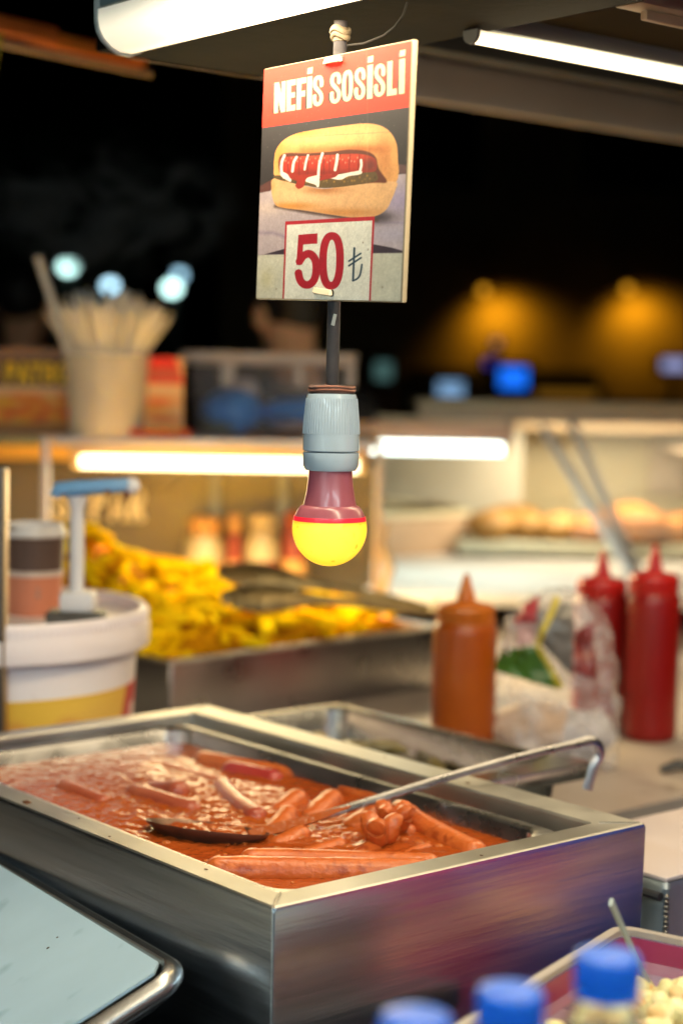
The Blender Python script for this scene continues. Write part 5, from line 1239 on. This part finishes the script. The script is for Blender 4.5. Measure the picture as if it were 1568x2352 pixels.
for i, (x, z, r, sc, m_, nm, lab) in enumerate(((.065, .040, .045, (1.1, 1.3, .85), BLU, 'blue_bag', 'crumpled blue bag heaped highest at the left of the plastic bin'), (.205, .044, .04, (1.9, 1.4, .55), BLU, 'blue_bag', 'flat blue bag at the right of the plastic bin'),
                                        (.06, .018, .03, (1.5, 1.6, .5), mat('olive_film', (.10, .11, .02), .5, 0, var=.3), 'olive_cloth', 'olive green cloth at the bottom of the plastic bin'), (.085, .083, .022, (1.2, 1, .85), mat('white_wad', (.62, .52, .52), .5), 'white_bag', 'small white bag on top of the blue bags in the bin'),
                                        (.22, .016, .03, (2.2, 1.5, .45), mat('pinkish_paper', (.42, .25, .23), .6, 0, col2=(.50, .34, .28), vscale=20), 'pink_paper', 'pinkish paper lying at the bottom right of the bin'))):
    b = MB(); b.ball((0, 0, 0), r * 1.18, sc, 24, 16); b.jitter(.009, 28, i)
    q = Vector((x0_ + .012 + x, BYb + .09, SH + z)); tag(b.build(nm, m_, loc=tuple(q)), lab, nm.replace('_', ' '))
# flat pink paper on the shelf in front of the bin
p0, p1 = at_y(560, 1003, DY + .03), at_y(700, 1003, DY + .03)
b = MB(); b.grid(lambda s, t: Vector(((p1.x - p0.x) * s, .12 * t, .004 + .006 * math.sin(s * 5 + t * 3) * math.sin(t * 3.1))), 16, 8)
for f in list(b.bm.faces): pass
ret = bmesh.ops.solidify(b.bm, geom=b.bm.faces[:], thickness=.0012)
tag(b.build('paper_sheet', mat('shelf_paper', (.50, .33, .28), .6, 0, col2=(.40, .24, .18), vscale=12), loc=(p0.x, DY + .025, SH + .004)), 'loose pinkish paper sheet lying on the display shelf behind the socket', 'paper')
# ------------------------------------------------------------------ right hand side: serving table, box, lit bread display
WZ = EYE - .42
T = thing('white_table', 'white topped serving table between the two displays', 'table', (.55, 3.86, 0))
b = MB(); b.box((0, 0, WZ - .011), (1.0, 1.02, .022), bevel=.004); b.build('table_top', mat('white_top', (.70, .64, .58), .45, 0, var=.06, vscale=3), T)
for x in (-.46, .46):
    for y in (-.47, .47):
        b = MB(); b.box((x, y, (WZ - .0225) / 2), (.04, .04, WZ - .023), bevel=.003); b.build('leg', mat('table_leg', (.3, .27, .24), .5), T)
b = MB(); b.box((-.30, .49, .16), (.40, .012, .318), bevel=.002); bb_ = b.build('back_board', mat('back_board', (.46, .43, .35), .5, 0, var=.15, vscale=4), T); bb_.location = (0, 0, WZ + .0005)
q0, q1 = at_z(864, 1282, WZ), at_z(1072, 1270, WZ)
BXX = thing('food_box', 'brown sided box with a pale lid sitting on the white table', 'box', (q0.x, q0.y, WZ + .0004), math.atan2(q1.y - q0.y, q1.x - q0.x))
bw = (q1 - q0).length; bh = (1290 - 1200) * q0.y / F_PX
b = MB(); b.box((bw / 2, .19, bh / 2), (bw, .38, bh), bevel=.006); b.build('carton', mat('brown_carton', (.56, .36, .22), .7, 0, var=.1), BXX)
b = MB(); b.prism([(-.004, -.004), (bw + .004, -.004), (bw + .004, .384), (-.004, .384)], bh + .0005, bh + .012); b.grid(lambda s, t: Vector((bw * s, .38 * t, bh + .0125 + .022 * math.sin(math.pi * s) * (1 - t * .3))), 12, 6); b.build('lid', mat('cream_lid', (.88, .76, .50), .6), BXX)
b = MB(); b.tube([(0, 0, 0), (.012, .0, .05), (-.006, 0, .10), (.01, 0, .14)], [.018, .02, .015, .006], 10, flat=.5); b.jitter(.004, 40)
pq = at_y(880, 1330, 3.35); tag(b.build('paper_wrap', mat('tan_wrap', (.50, .35, .18), .6), loc=(pq.x, pq.y, WZ)), 'crumpled tan paper wrap standing beside the display post', 'paper')
# bread display
RY = 4.05
g0 = at_y(960, 955, RY); g1x = at_y(1640, 955, RY).x; RT = at_y(1300, 945, RY).z
RB = EYE - .385
RD = thing('bread_display', 'cream lit glass display full of bread rolls on the right', 'display case', (g0.x, RY, RB))
rw = g1x - g0.x + .2; rh = RT - RB
CREAM = mat('cream_panel', (.80, .68, .44), .55, 0, var=.06, vscale=2)
PALE = mat('pale_panel', (.68, .54, .42), .55, 0, var=.06)
b = MB(); b.box((rw / 2, .30, rh + .012), (rw, .62, .022), bevel=.004); tbd = b.build('top_board', mat('tan_top', (.30, .24, .16), .6), RD)
b = MB(); b.box((rw / 2, -.006, rh - .013), (rw, .012, .026), bevel=.002); b.build('front_lip', mat('tan_lip', (.24, .19, .15), .6), RD)
b = MB(); b.box((rw / 2 + .1, .24, rh - .026), (rw - .3, .008, .05), bevel=.002); b.build('lamp_shield', mat('shield_sheet', (.60, .46, .30), .6), RD)
b = MB(); b.box((rw / 2 + .03, .60, rh / 2), (rw - .06, .012, rh), bevel=.001); b.build('back_panel', CREAM, RD)
b = MB(); b.box((rw / 2 + .05, .28, -.012), (rw - .1, .60, .022), bevel=.003); b.build('base_board', mat('pale_green_base', (.48, .46, .34), .5), RD)
b = MB(); b.loops([[(.36, -.05, .02), (.36, .0, rh - .01), (rw, .0, rh - .01), (rw, -.05, .02)], [(.36, -.046, .02), (.36, .004, rh - .01), (rw, .004, rh - .01), (rw, -.046, .02)]], True, True, True)
b.build('front_glass', mat('display_glass', (.9, .93, .88), .04, 0, alpha=.12), RD)
b = MB(); b.box((rw - .1, .3, rh - .09), (.30, .5, .012), bevel=.002); b.build('inner_shelf', PALE, RD)
b = MB(); b.box((.62 + (rw - .62) / 2, .595 - .02, rh * .62), (rw - .66, .01, rh * .7), bevel=.001); b.build('rear_sheet', PALE, RD)
def rod(x0, y0, x1, y1, Y0, Y1, nm):
    a_, c_ = at_y(x0, y0, Y0), at_y(x1, y1, Y1); o_ = Vector((g0.x, RY, RB)); bb = MB(); bb.tube([a_ - o_, (a_ + c_) / 2 - o_, c_ - o_], .011, 10); bb.build(nm, mat('strut_metal', (.70, .66, .64), .45, .1), RD)
rod(1248, 985, 1450, 1320, 3.95, 3.55, 'strut'); rod(1312, 975, 1402, 1180, 3.95, 3.72, 'strut'); rod(1402, 1182, 1470, 1330, 3.72, 3.56, 'strut')
b = MB(); b.box((0, 0, .5), (.03, .03, 1.0), bevel=.002)
T2 = thing('display_stand', 'dark stand carrying the bread display', 'stand', (g0.x + rw / 2, RY + .3, 0)); b = MB(); b.box((0, 0, (RB - .026) / 2), (rw - .2, .5, RB - .027), bevel=.01); b.build('stand_body', DARK, T2); b = MB(); b.box((0, 0, .03), (rw - .1, .54, .05), bevel=.005); b.build('plinth', BLACKP, T2)
tube_lamp('tube_lamp', 'short warm tube lamp inside the bread display', at_y(1190, 958, RY + .06), at_y(1640, 962, RY + .06), .010, (1, .88, .62), 11, HB, .012, watts=2.2)
BRM = [mat('bread_crust', (.40, .12, .008), .6, 0, col2=(.48, .19, .02), vscale=9), mat('bread_pale', (.30, .14, .03), .6, 0, col2=(.38, .21, .06), vscale=9)]
rl = []
for k in range(2):
    b = MB(); b.ball((0, 0, .028), .055, (1.3, 1, .62), 24, 14); b.jitter(.006, 18, k); rl.append((b.mesh('crust', BRM[k]), k))
labs = ['pale bread roll at the far left end of the bread display', 'pale bread roll second from the left in the bread display', 'pale bread roll under the crossing struts', 'golden bread roll right behind the struts', 'big orange bread roll at the right of the display', 'golden bread roll cut by the right border', 'bread roll behind the pale ones in the second row', 'bread roll behind the golden ones in the second row']
for i, (x, y, Y, k, s_) in enumerate(((1128, 1205, RY + .12, 1, 1.1), (1200, 1205, RY + .14, 1, 1.0), (1280, 1210, RY + .12, 1, 1.0), (1350, 1208, RY + .10, 0, 1.0), (1452, 1204, RY + .08, 0, 1.45), (1560, 1208, RY + .10, 0, 1.1), (1180, 1190, RY + .28, 1, 1.1), (1400, 1190, RY + .28, 0, 1.1))):
    P0 = at_y(x, y, Y); T = thing('bread_roll', labs[i], 'bread roll', (P0.x, Y, RB + .0005), random.uniform(0, 3), 'rolls in the bread display')
    o = copy_mesh('crust', rl[k][0], (0, 0, 0), (0, 0, 0), T, (s_,) * 3)
    b = MB(); b.lathe([(.03 * s_, 0), (.045 * s_, .004), (.046 * s_, .006)], 18); b.build('paper_base', mat('brown_paper_base', (.30, .14, .05), .7), T)
# ------------------------------------------------------------------ people behind the displays
def person(name, label, loc, rotz, skin, jacket, hair, trousers, bend=.12, headtilt=(0, 0), height=1.75):
    s = height / 1.75
    T = thing(name, label, 'person', loc, rotz)
    ht = Vector((headtilt[0], headtilt[1], 0))
    J = {'pel': (0, 0, .95), 'sp': (0, .02 + bend * .4, 1.12), 'ch': (0, .02 + bend, 1.32), 'nk0': (0, bend * 1.15, 1.46), 'nk': (ht.x * .4, bend * 1.3 + ht.y * .4, 1.53), 'hd0': (ht.x * .8, bend * 1.45 + .01 + ht.y * .8, 1.60), 'hd': (ht.x, bend * 1.5 + .02 + ht.y, 1.68),
         'shL': (-.17, bend, 1.43), 'elL': (-.235, bend + .02, 1.14), 'wrL': (-.20, bend + .20, 1.00), 'haL': (-.19, bend + .27, .99),
         'shR': (.17, bend, 1.43), 'elR': (.235, bend + .02, 1.14), 'wrR': (.20, bend + .20, 1.00), 'haR': (.19, bend + .27, .99),
         'hiL': (-.095, 0, .90), 'knL': (-.10, .03, .50), 'anL': (-.10, -.01, .09), 'toL': (-.11, .13, .04),
         'hiR': (.095, 0, .90), 'knR': (.10, .03, .50), 'anR': (.10, -.01, .09), 'toR': (.11, .13, .04)}
    Rr = {'pel': .145, 'sp': .13, 'ch': .155, 'nk0': .075, 'nk': .056, 'hd0': .074, 'hd': .088, 'sh': .062, 'el': .043, 'wr': .029, 'ha': .036, 'hi': .088, 'kn': .060, 'an': .042, 'to': .036}
    E = [('pel', 'sp'), ('sp', 'ch'), ('ch', 'nk0'), ('nk0', 'nk'), ('nk', 'hd0'), ('hd0', 'hd')] + [(a + q, c + q) if a not in ('ch', 'pel') else (a, c + q) for q in 'LR' for a, c in (('ch', 'sh'), ('sh', 'el'), ('el', 'wr'), ('wr', 'ha'), ('pel', 'hi'), ('hi', 'kn'), ('kn', 'an'), ('an', 'to'))]
    def skinned(nm, names, edges, grow, m_):
        me = bpy.data.meshes.new(nm); ix = {n_: i for i, n_ in enumerate(names)}
        me.from_pydata([Vector(J[n_]) * s for n_ in names], [(ix[a], ix[c]) for a, c in edges], [])
        o = bpy.data.objects.new(nm, me); COL.objects.link(o)
        md = o.modifiers.new('skin', 'SKIN'); lay = me.skin_vertices[0].data
        for n_ in names:
            r_ = (Rr.get(n_) or Rr[n_[:2]]) * s + grow; d_ = .78 if n_ in ('pel', 'sp', 'ch') else 1.0
            lay[ix[n_]].radius = (r_, r_ * d_)
        lay[0].use_root = True
        sb = o.modifiers.new('sub', 'SUBSURF'); sb.levels = 2; sb.render_levels = 2
        dg = bpy.context.evaluated_depsgraph_get(); m2 = bpy.data.meshes.new_from_object(o.evaluated_get(dg))
        o.modifiers.clear(); o.data = m2; m2.materials.clear(); m2.materials.append(m_); m2.polygons.foreach_set('use_smooth', [True] * len(m2.polygons)); o.parent = T
        return o
    names = ['pel'] + [k_ for k_ in J if k_ != 'pel']
    skinned('body', names, E, 0, skin)
    jn = ['ch', 'pel', 'sp', 'nk0', 'shL', 'elL', 'wrL', 'shR', 'elR', 'wrR']
    skinned('jacket', jn, [('pel', 'sp'), ('sp', 'ch'), ('ch', 'nk0'), ('ch', 'shL'), ('shL', 'elL'), ('elL', 'wrL'), ('ch', 'shR'), ('shR', 'elR'), ('elR', 'wrR')], .014, jacket)
    tn = ['pel', 'hiL', 'knL', 'anL', 'hiR', 'knR', 'anR']
    skinned('trousers', tn, [('pel', 'hiL'), ('hiL', 'knL'), ('knL', 'anL'), ('pel', 'hiR'), ('hiR', 'knR'), ('knR', 'anR')], .012, trousers)
    hc = Vector(J['hd']) * s
    b = MB(); b.ball(hc + Vector((0, -.012, .035)), .103, (.86, 1.02, 1.02), 28, 20)
    bmesh.ops.delete(b.bm, geom=[v for v in b.bm.verts if (v.co.z - hc.z) < -.065 + .9 * max(0, v.co.y - hc.y + .01) or (v.co.y > hc.y + .055 and v.co.z < hc.z + .06)], context='VERTS'); b.jitter(.006, 40)
    b.build('hair', hair, T)
    for sx_ in (-1, 1):
        b = MB(); b.ball(hc + Vector((sx_ * .083, .0, -.015)), .034, (.42, .75, 1), 14, 10); b.build('ear', skin, T)
        b = MB(); b.ball(hc + Vector((sx_ * .032, .078, .012)), .013, (1, .6, .8), 12, 8); b.build('eye', mat('eye', (.6, .58, .55), .2), T)
    b = MB(); b.lathe([(.016, -.022), (.013, 0), (.005, .03)], 12, c=tuple(hc + Vector((0, .088, -.005)))); b.build('nose', skin, T)
    b = MB(); b.box(hc + Vector((0, .082, -.045)), (.045, .01, .009), bevel=.003); b.build('mouth', mat('lips', (.40, .13, .10), .4), T)
    for q in 'LR':
        for k_ in range(5):
            p_ = Vector(J['ha' + q]) * s; f0_ = p_ + Vector(((k_ - 2) * .014, .02, 0)); 
            b = MB(); b.tube([f0_, f0_ + Vector((0, .03, -.006)), f0_ + Vector((0, .055 if k_ else .035, -.022))], [.0085, .008, .006], 8); b.build('finger', skin, T)
        b = MB(); b.ball(Vector(J['to' + q]) * s + Vector((0, -.03, .012)), .06, (.75, 1.9, .7), 16, 10); b.build('shoe', BLACKP, T)
    return T
SKN = mat('skin', (.92, .50, .28), .5, 0, var=.08, vscale=20, sss=.15)
HAIR = mat('black_hair', (.012, .010, .009), .5, 0, bump=.5, bscale=120)
hp = at_y(690, 712, 4.3)
person('person', 'person with short black hair and dark jacket, head bowed behind the displays', (hp.x + .10, 4.3 - .12, 0), math.radians(40), SKN, mat('dark_jacket', (.016, .016, .020), .7), HAIR, mat('dark_trousers', (.02, .02, .03), .8), bend=.14, headtilt=(.03, .03), height=(hp.z + .0) / 1.68 * 1.75)
hp = at_y(25, 655, 5.4)
person('person', 'person in a grey jacket standing beyond the display at the left border', (hp.x, 5.4, 0), math.radians(-20), SKN, mat('grey_jacket', (.13, .115, .10), .8, 0, var=.3, vscale=5), HAIR, mat('grey_trousers', (.03, .03, .04), .8), bend=.05, height=1.72)

# unseen customers and panels added for the colours they reflect in the steel
person('person', 'unseen customer in a navy blue jacket, added for the blue reflection in the steel', (1.14, 1.44, 0), math.radians(80), SKN, mat('navy_jacket', (.012, .06, .42), .7), HAIR, mat('navy_trousers', (.012, .05, .36), .8), bend=.04)
person('person', 'unseen customer in a maroon coat, added for the magenta reflection in the steel', (1.06, 1.12, 0), math.radians(70), SKN, mat('maroon_coat', (.44, .012, .13), .7), HAIR, mat('maroon_skirt', (.34, .012, .10), .8), bend=.03, height=1.66)
T = thing('reflection_panel', 'unseen pale grey panel added to reflect in the warmer, on the customers right', 'panel', (1.75, .55, 0), math.radians(-8))  # unseen panel put in to brighten reflections in the warmer's front
for i in range(5):
    b = MB(); b.box((0, -1.0 + i * .32, .72), (.02, .312, 1.4), bevel=.004); b.build('panel_board', mat('pale_grey_panel', (.42, .45, .46), .6, 0, var=.1), T)
T = thing('reflection_panel', 'unseen pale grey panel added to reflect in the warmer, left of the counter', 'panel', tuple(uv(-1.75, .6, 0)), UA)  # unseen panel put in to lighten the warmer's left face by reflection
for i in range(8):
    b = MB(); b.box((0, -1.3 + i * .32, .92), (.02, .312, 1.8), bevel=.004); b.build('panel_board', mat('grey_panel', (.74, .75, .72), .6, 0, var=.1), T)

# ------------------------------------------------------------------ far street: building, wall lamps, lit signs, street lamps
FY = 14.0
BLD = thing('building', 'dark street building with two orange lit wall bays far behind on the right', 'building', (4.5, FY + .15, 0))
WALLM = mat('ochre_render', (.34, .26, .13), .8, 0, var=.25, vscale=1.2, bump=.3, bscale=12)
b = MB(); b.box((0, .6, 2.6), (11.0, 1.2, 5.2)); b.build('wall', WALLM, BLD)
b = MB(); b.box((0, .5, 5.28), (11.4, 1.6, .16), bevel=.02); b.build('cornice', mat('cornice', (.2, .16, .1), .8), BLD)
for i, x in enumerate((-3.9, -2.2, -.35, 1.4, 3.2, 4.8)):
    b = MB(); b.box((x, -.03, 3.6), (.9, .05, 1.3), bevel=.01); wf = b.build('window', mat('dark_frame', (.04, .035, .03), .5), BLD)
    for sx_ in (-.21, .21):
        b = MB(); b.box((x + sx_, -.062, 3.6), (.36, .012, 1.12)); b.build('pane', mat('dark_pane', (.01, .012, .016), .1), wf)
for i, x in enumerate((-3.2, -.9, 2.3)):
    b = MB(); b.box((x, -.03, .76), (1.5, .06, 1.52), bevel=.01); sf = b.build('shop_front', mat('shop_front', (.02, .02, .02), .4), BLD)
    b = MB(); b.box((x, -.066, .72), (1.3, .012, 1.3)); b.build('pane', mat('shop_pane', (.012, .014, .018), .08), sf)
OR = (1.0, .42, .02)
for i, (x, y, lab) in enumerate(((1110, 668, 'amber wall lamp over the left lit bay of the far building'), (1440, 664, 'amber wall lamp over the right lit bay of the far building'))):
    P0 = at_y(x, y, FY - .32)
    T = thing('wall_lamp', lab, 'wall lamp', tuple(P0))
    b = MB(); b.ball((0, 0, 0), .035, (1, 1, 1), 14, 10); b.build('globe', mat('amber_globe', (.8, .5, .1), .4, emit=OR, estr=.55), T)
    b = MB(); b.tube([(0, 0, .04), (0, .1, .09), (0, .46, .09)], .014, 8); b.build('arm', DARK, T)
    b = MB(); b.lathe([(.02, .03), (.07, .045), (.02, .07)], 16); b.build('shade', DARK, T)
    ld = bpy.data.lights.new('lamp_beam', 'SPOT'); ld.energy = 6.0; ld.color = (1, .46, .015); ld.spot_size = math.radians(140); ld.spot_blend = 1.0; ld.shadow_soft_size = .06
    lo = bpy.data.objects.new('lamp_beam', ld); COL.objects.link(lo); lo.parent = T; lo.location = (.12, .19, -.07); lo.rotation_euler = Vector((.15, .60, -.60)).to_track_quat('-Z', 'Y').to_euler()
def lit_sign(x, y, w_, h_, Y, col, s, lab, frame=(.02, .02, .03), bars=0):
    P0 = at_y(x, y, Y); k = Y / F_PX
    T = thing('lit_sign', lab, 'lit sign', tuple(P0))
    b = MB(); b.box((0, .045, 0), (w_ * k + .04, .08, h_ * k + .04), bevel=.01); b.build('case', mat('sign_case', frame, .5), T)
    b = MB(); b.box((0, 0, 0), (w_ * k * .8, .008, h_ * k * .75), bevel=.002); b.build('panel', mat('sign_panel', col, .4, emit=col, estr=s * .95), T)
    for i in range(bars):
        b = MB(); b.box((0, -.006, h_ * k * (.25 - .25 * i)), (w_ * k * .8, .003, h_ * k * .06)); b.build('bar', mat('sign_bar', (.05, .06, .1), .5), T)
    b = MB(); b.tube([(0, .05, -h_ * k / 2 - .02), (0, .05, -P0.z + .002)], .025, 8); b.build('post', DARK, T)
lit_sign(1034, 898, 72, 58, 12.0, (.20, .36, .58), .62, 'pale blue lit sign far behind, left of the deep blue one', bars=2)
lit_sign(1178, 868, 78, 62, 12.2, (.008, .13, .75), .80, 'deep blue lit sign far behind, right of the pale blue one')
lit_sign(1128, 834, 40, 24, 12.6, (.03, .02, .22), .5, 'small violet lit sign just above the deep blue one')
lit_sign(880, 852, 44, 52, 11.5, (.06, .13, .12), .5, 'dim teal lit sign far behind beside the pipe')
lit_sign(1548, 838, 70, 34, 12.4, (.26, .28, .50), .6, 'lavender lit sign far behind at the right border')
lit_sign(1140, 786, 22, 16, 12.8, (.40, .18, .12), .55, 'small dusky pink lit sign under the left amber glow')
lit_sign(1300, 912, 170, 40, 12.9, (.16, .07, .005), .45, 'long dim amber lit sign low on the far building')
def street_lamp(x, y, Y, r, s, lab, col=(.60, 1.0, .93)):
    P0 = at_y(x, y, Y)
    T = thing('street_lamp', lab, 'street lamp', (P0.x, P0.y, 0), 0, 'cold white street lamps in the distance')
    b = MB(); b.ball((0, 0, P0.z), r, (1, 1, .8), 16, 10); b.build('globe', mat('cold_globe', (.8, .9, .9), .4, emit=col, estr=s * .55), T)
    b = MB(); b.tube([(0, .12, 0), (0, .12, P0.z - .3), (0, .10, P0.z + r + .1), (0, 0, P0.z + r + .02)], [.05, .035, .03, .025], 8); b.build('pole', DARK, T)
    b = MB(); b.lathe([(r * 1.1, P0.z + r * .7), (r * .6, P0.z + r * 1.2)], 14); b.build('hood', DARK, T)
street_lamp(157, 612, 22, .10, 10.5, 'brightest cold street lamp at the far left above the tall straw')
street_lamp(395, 662, 23, .10, 11.5, 'bright cold street lamp right of the straw bunch')
street_lamp(253, 656, 24, .085, 4.0, 'dim cold street lamp just above the straw bunch', (.50, .82, 1.0))
street_lamp(412, 632, 26, .085, 2.3, 'dimmest cold street lamp peeking over the bright one', (.42, .75, .95))
# dark tree mass far behind
for i, (x, Y, h, lab) in enumerate(((-4.6, 27, 6.5, 'dark tree far beyond the street lamps on the left'), (-1.2, 30, 7.5, 'tall dark tree far behind the price sign'), (2.6, 29, 7.0, 'dark tree behind the far building'))):
    T = thing('street_tree', lab, 'tree', (x, Y, 0), i)
    b = MB(); b.tube([(0, 0, 0), (.1, 0, h * .3), (.0, .1, h * .55)], [.22, .17, .10], 8); b.build('trunk', mat('bark', (.05, .04, .03), .9), T)
    b = MB(); rnd = random.Random(i)
    for k in range(1400):
        v_ = Vector((rnd.gauss(0, 1), rnd.gauss(0, 1), rnd.gauss(0, 1))).normalized() * (rnd.random() ** .4) * h * .34; c_ = v_ + Vector((0, 0, h * .68)); n_ = Vector((rnd.gauss(0, 1), rnd.gauss(0, 1), rnd.gauss(0, 1))).normalized(); a_ = n_.orthogonal().normalized() * .16; d_ = n_.cross(a_)
        vs = [b.bm.verts.new(c_ + a_), b.bm.verts.new(c_ + d_ * .6), b.bm.verts.new(c_ - a_), b.bm.verts.new(c_ - d_ * .6)]; b.bm.faces.new(vs)
    b.build('crown', mat('night_leaves', (.03, .045, .02), .7, 0, var=.4), T, smooth=False)

# ------------------------------------------------------------------ smoke and steam
def vapour(name, label, centre, dims, rotz, dens, col, scale, lo, hi, warp=0.0, fall=1.0, detail=3.0, stretch=(1, 1, 1)):
    b = MB(); b.box((0, 0, 0), dims)
    M = bpy.data.materials.new(name + '_volume'); M.use_nodes = True; N = M.node_tree.nodes; Lk = M.node_tree.links
    N.remove(N['Principled BSDF']); out = N['Material Output']
    pv = N.new('ShaderNodeVolumePrincipled'); pv.inputs['Color'].default_value = (*col, 1); pv.inputs['Anisotropy'].default_value = .1
    tc = N.new('ShaderNodeTexCoord'); mp = N.new('ShaderNodeMapping'); mp.inputs['Scale'].default_value = stretch; Lk.new(tc.outputs['Object'], mp.inputs[0])
    n = N.new('ShaderNodeTexNoise'); n.inputs['Scale'].default_value = scale; n.inputs['Detail'].default_value = detail; n.inputs['Distortion'].default_value = warp; Lk.new(mp.outputs[0], n.inputs['Vector'])
    mr = N.new('ShaderNodeMapRange'); mr.inputs[1].default_value = lo; mr.inputs[2].default_value = hi; mr.inputs[3].default_value = 0; mr.inputs[4].default_value = dens; Lk.new(n.outputs[0], mr.inputs[0])
    sc = N.new('ShaderNodeMapping'); sc.inputs['Scale'].default_value = (2 / dims[0], 2 / dims[1], 2 / dims[2]); Lk.new(tc.outputs['Object'], sc.inputs[0])
    le = N.new('ShaderNodeVectorMath'); le.operation = 'LENGTH'; Lk.new(sc.outputs[0], le.inputs[0])
    fm = N.new('ShaderNodeMapRange'); fm.interpolation_type = 'SMOOTHSTEP'; fm.inputs[1].default_value = 1.0; fm.inputs[2].default_value = .25; fm.inputs[3].default_value = 0; fm.inputs[4].default_value = 1; Lk.new(le.outputs[1], fm.inputs[0])
    mu = N.new('ShaderNodeMath'); mu.operation = 'MULTIPLY'; Lk.new(mr.outputs[0], mu.inputs[0]); Lk.new(fm.outputs[0], mu.inputs[1]); Lk.new(mu.outputs[0], pv.inputs['Density']); Lk.new(pv.outputs[0], out.inputs['Volume'])
    o = b.build(name, M, loc=tuple(centre), rotz=rotz, smooth=False); o['kind'] = 'stuff'; o['label'] = label
    return o
sc_ = at_z(250, 1850, SOUP_Z); su, sv = to_uv(sc_)
vapour('steam', 'thin steam rising off the left half of the simmering sauce', uv(su + .05, sv - .02, SOUP_Z + .071), (.30, .34, .135), UA, .85, (.95, .88, .82), 9, .30, .75, .6)
sm_ = at_y(235, 470, 3.6)
vapour('smoke', 'grey smoke wisps drifting in the dark above the display on the left', sm_, (.62, .30, .34), 0, 85, (.8, .8, .78), 5.5, .50, .74, 1.6, detail=2.0, stretch=(1, 1, 1.7))
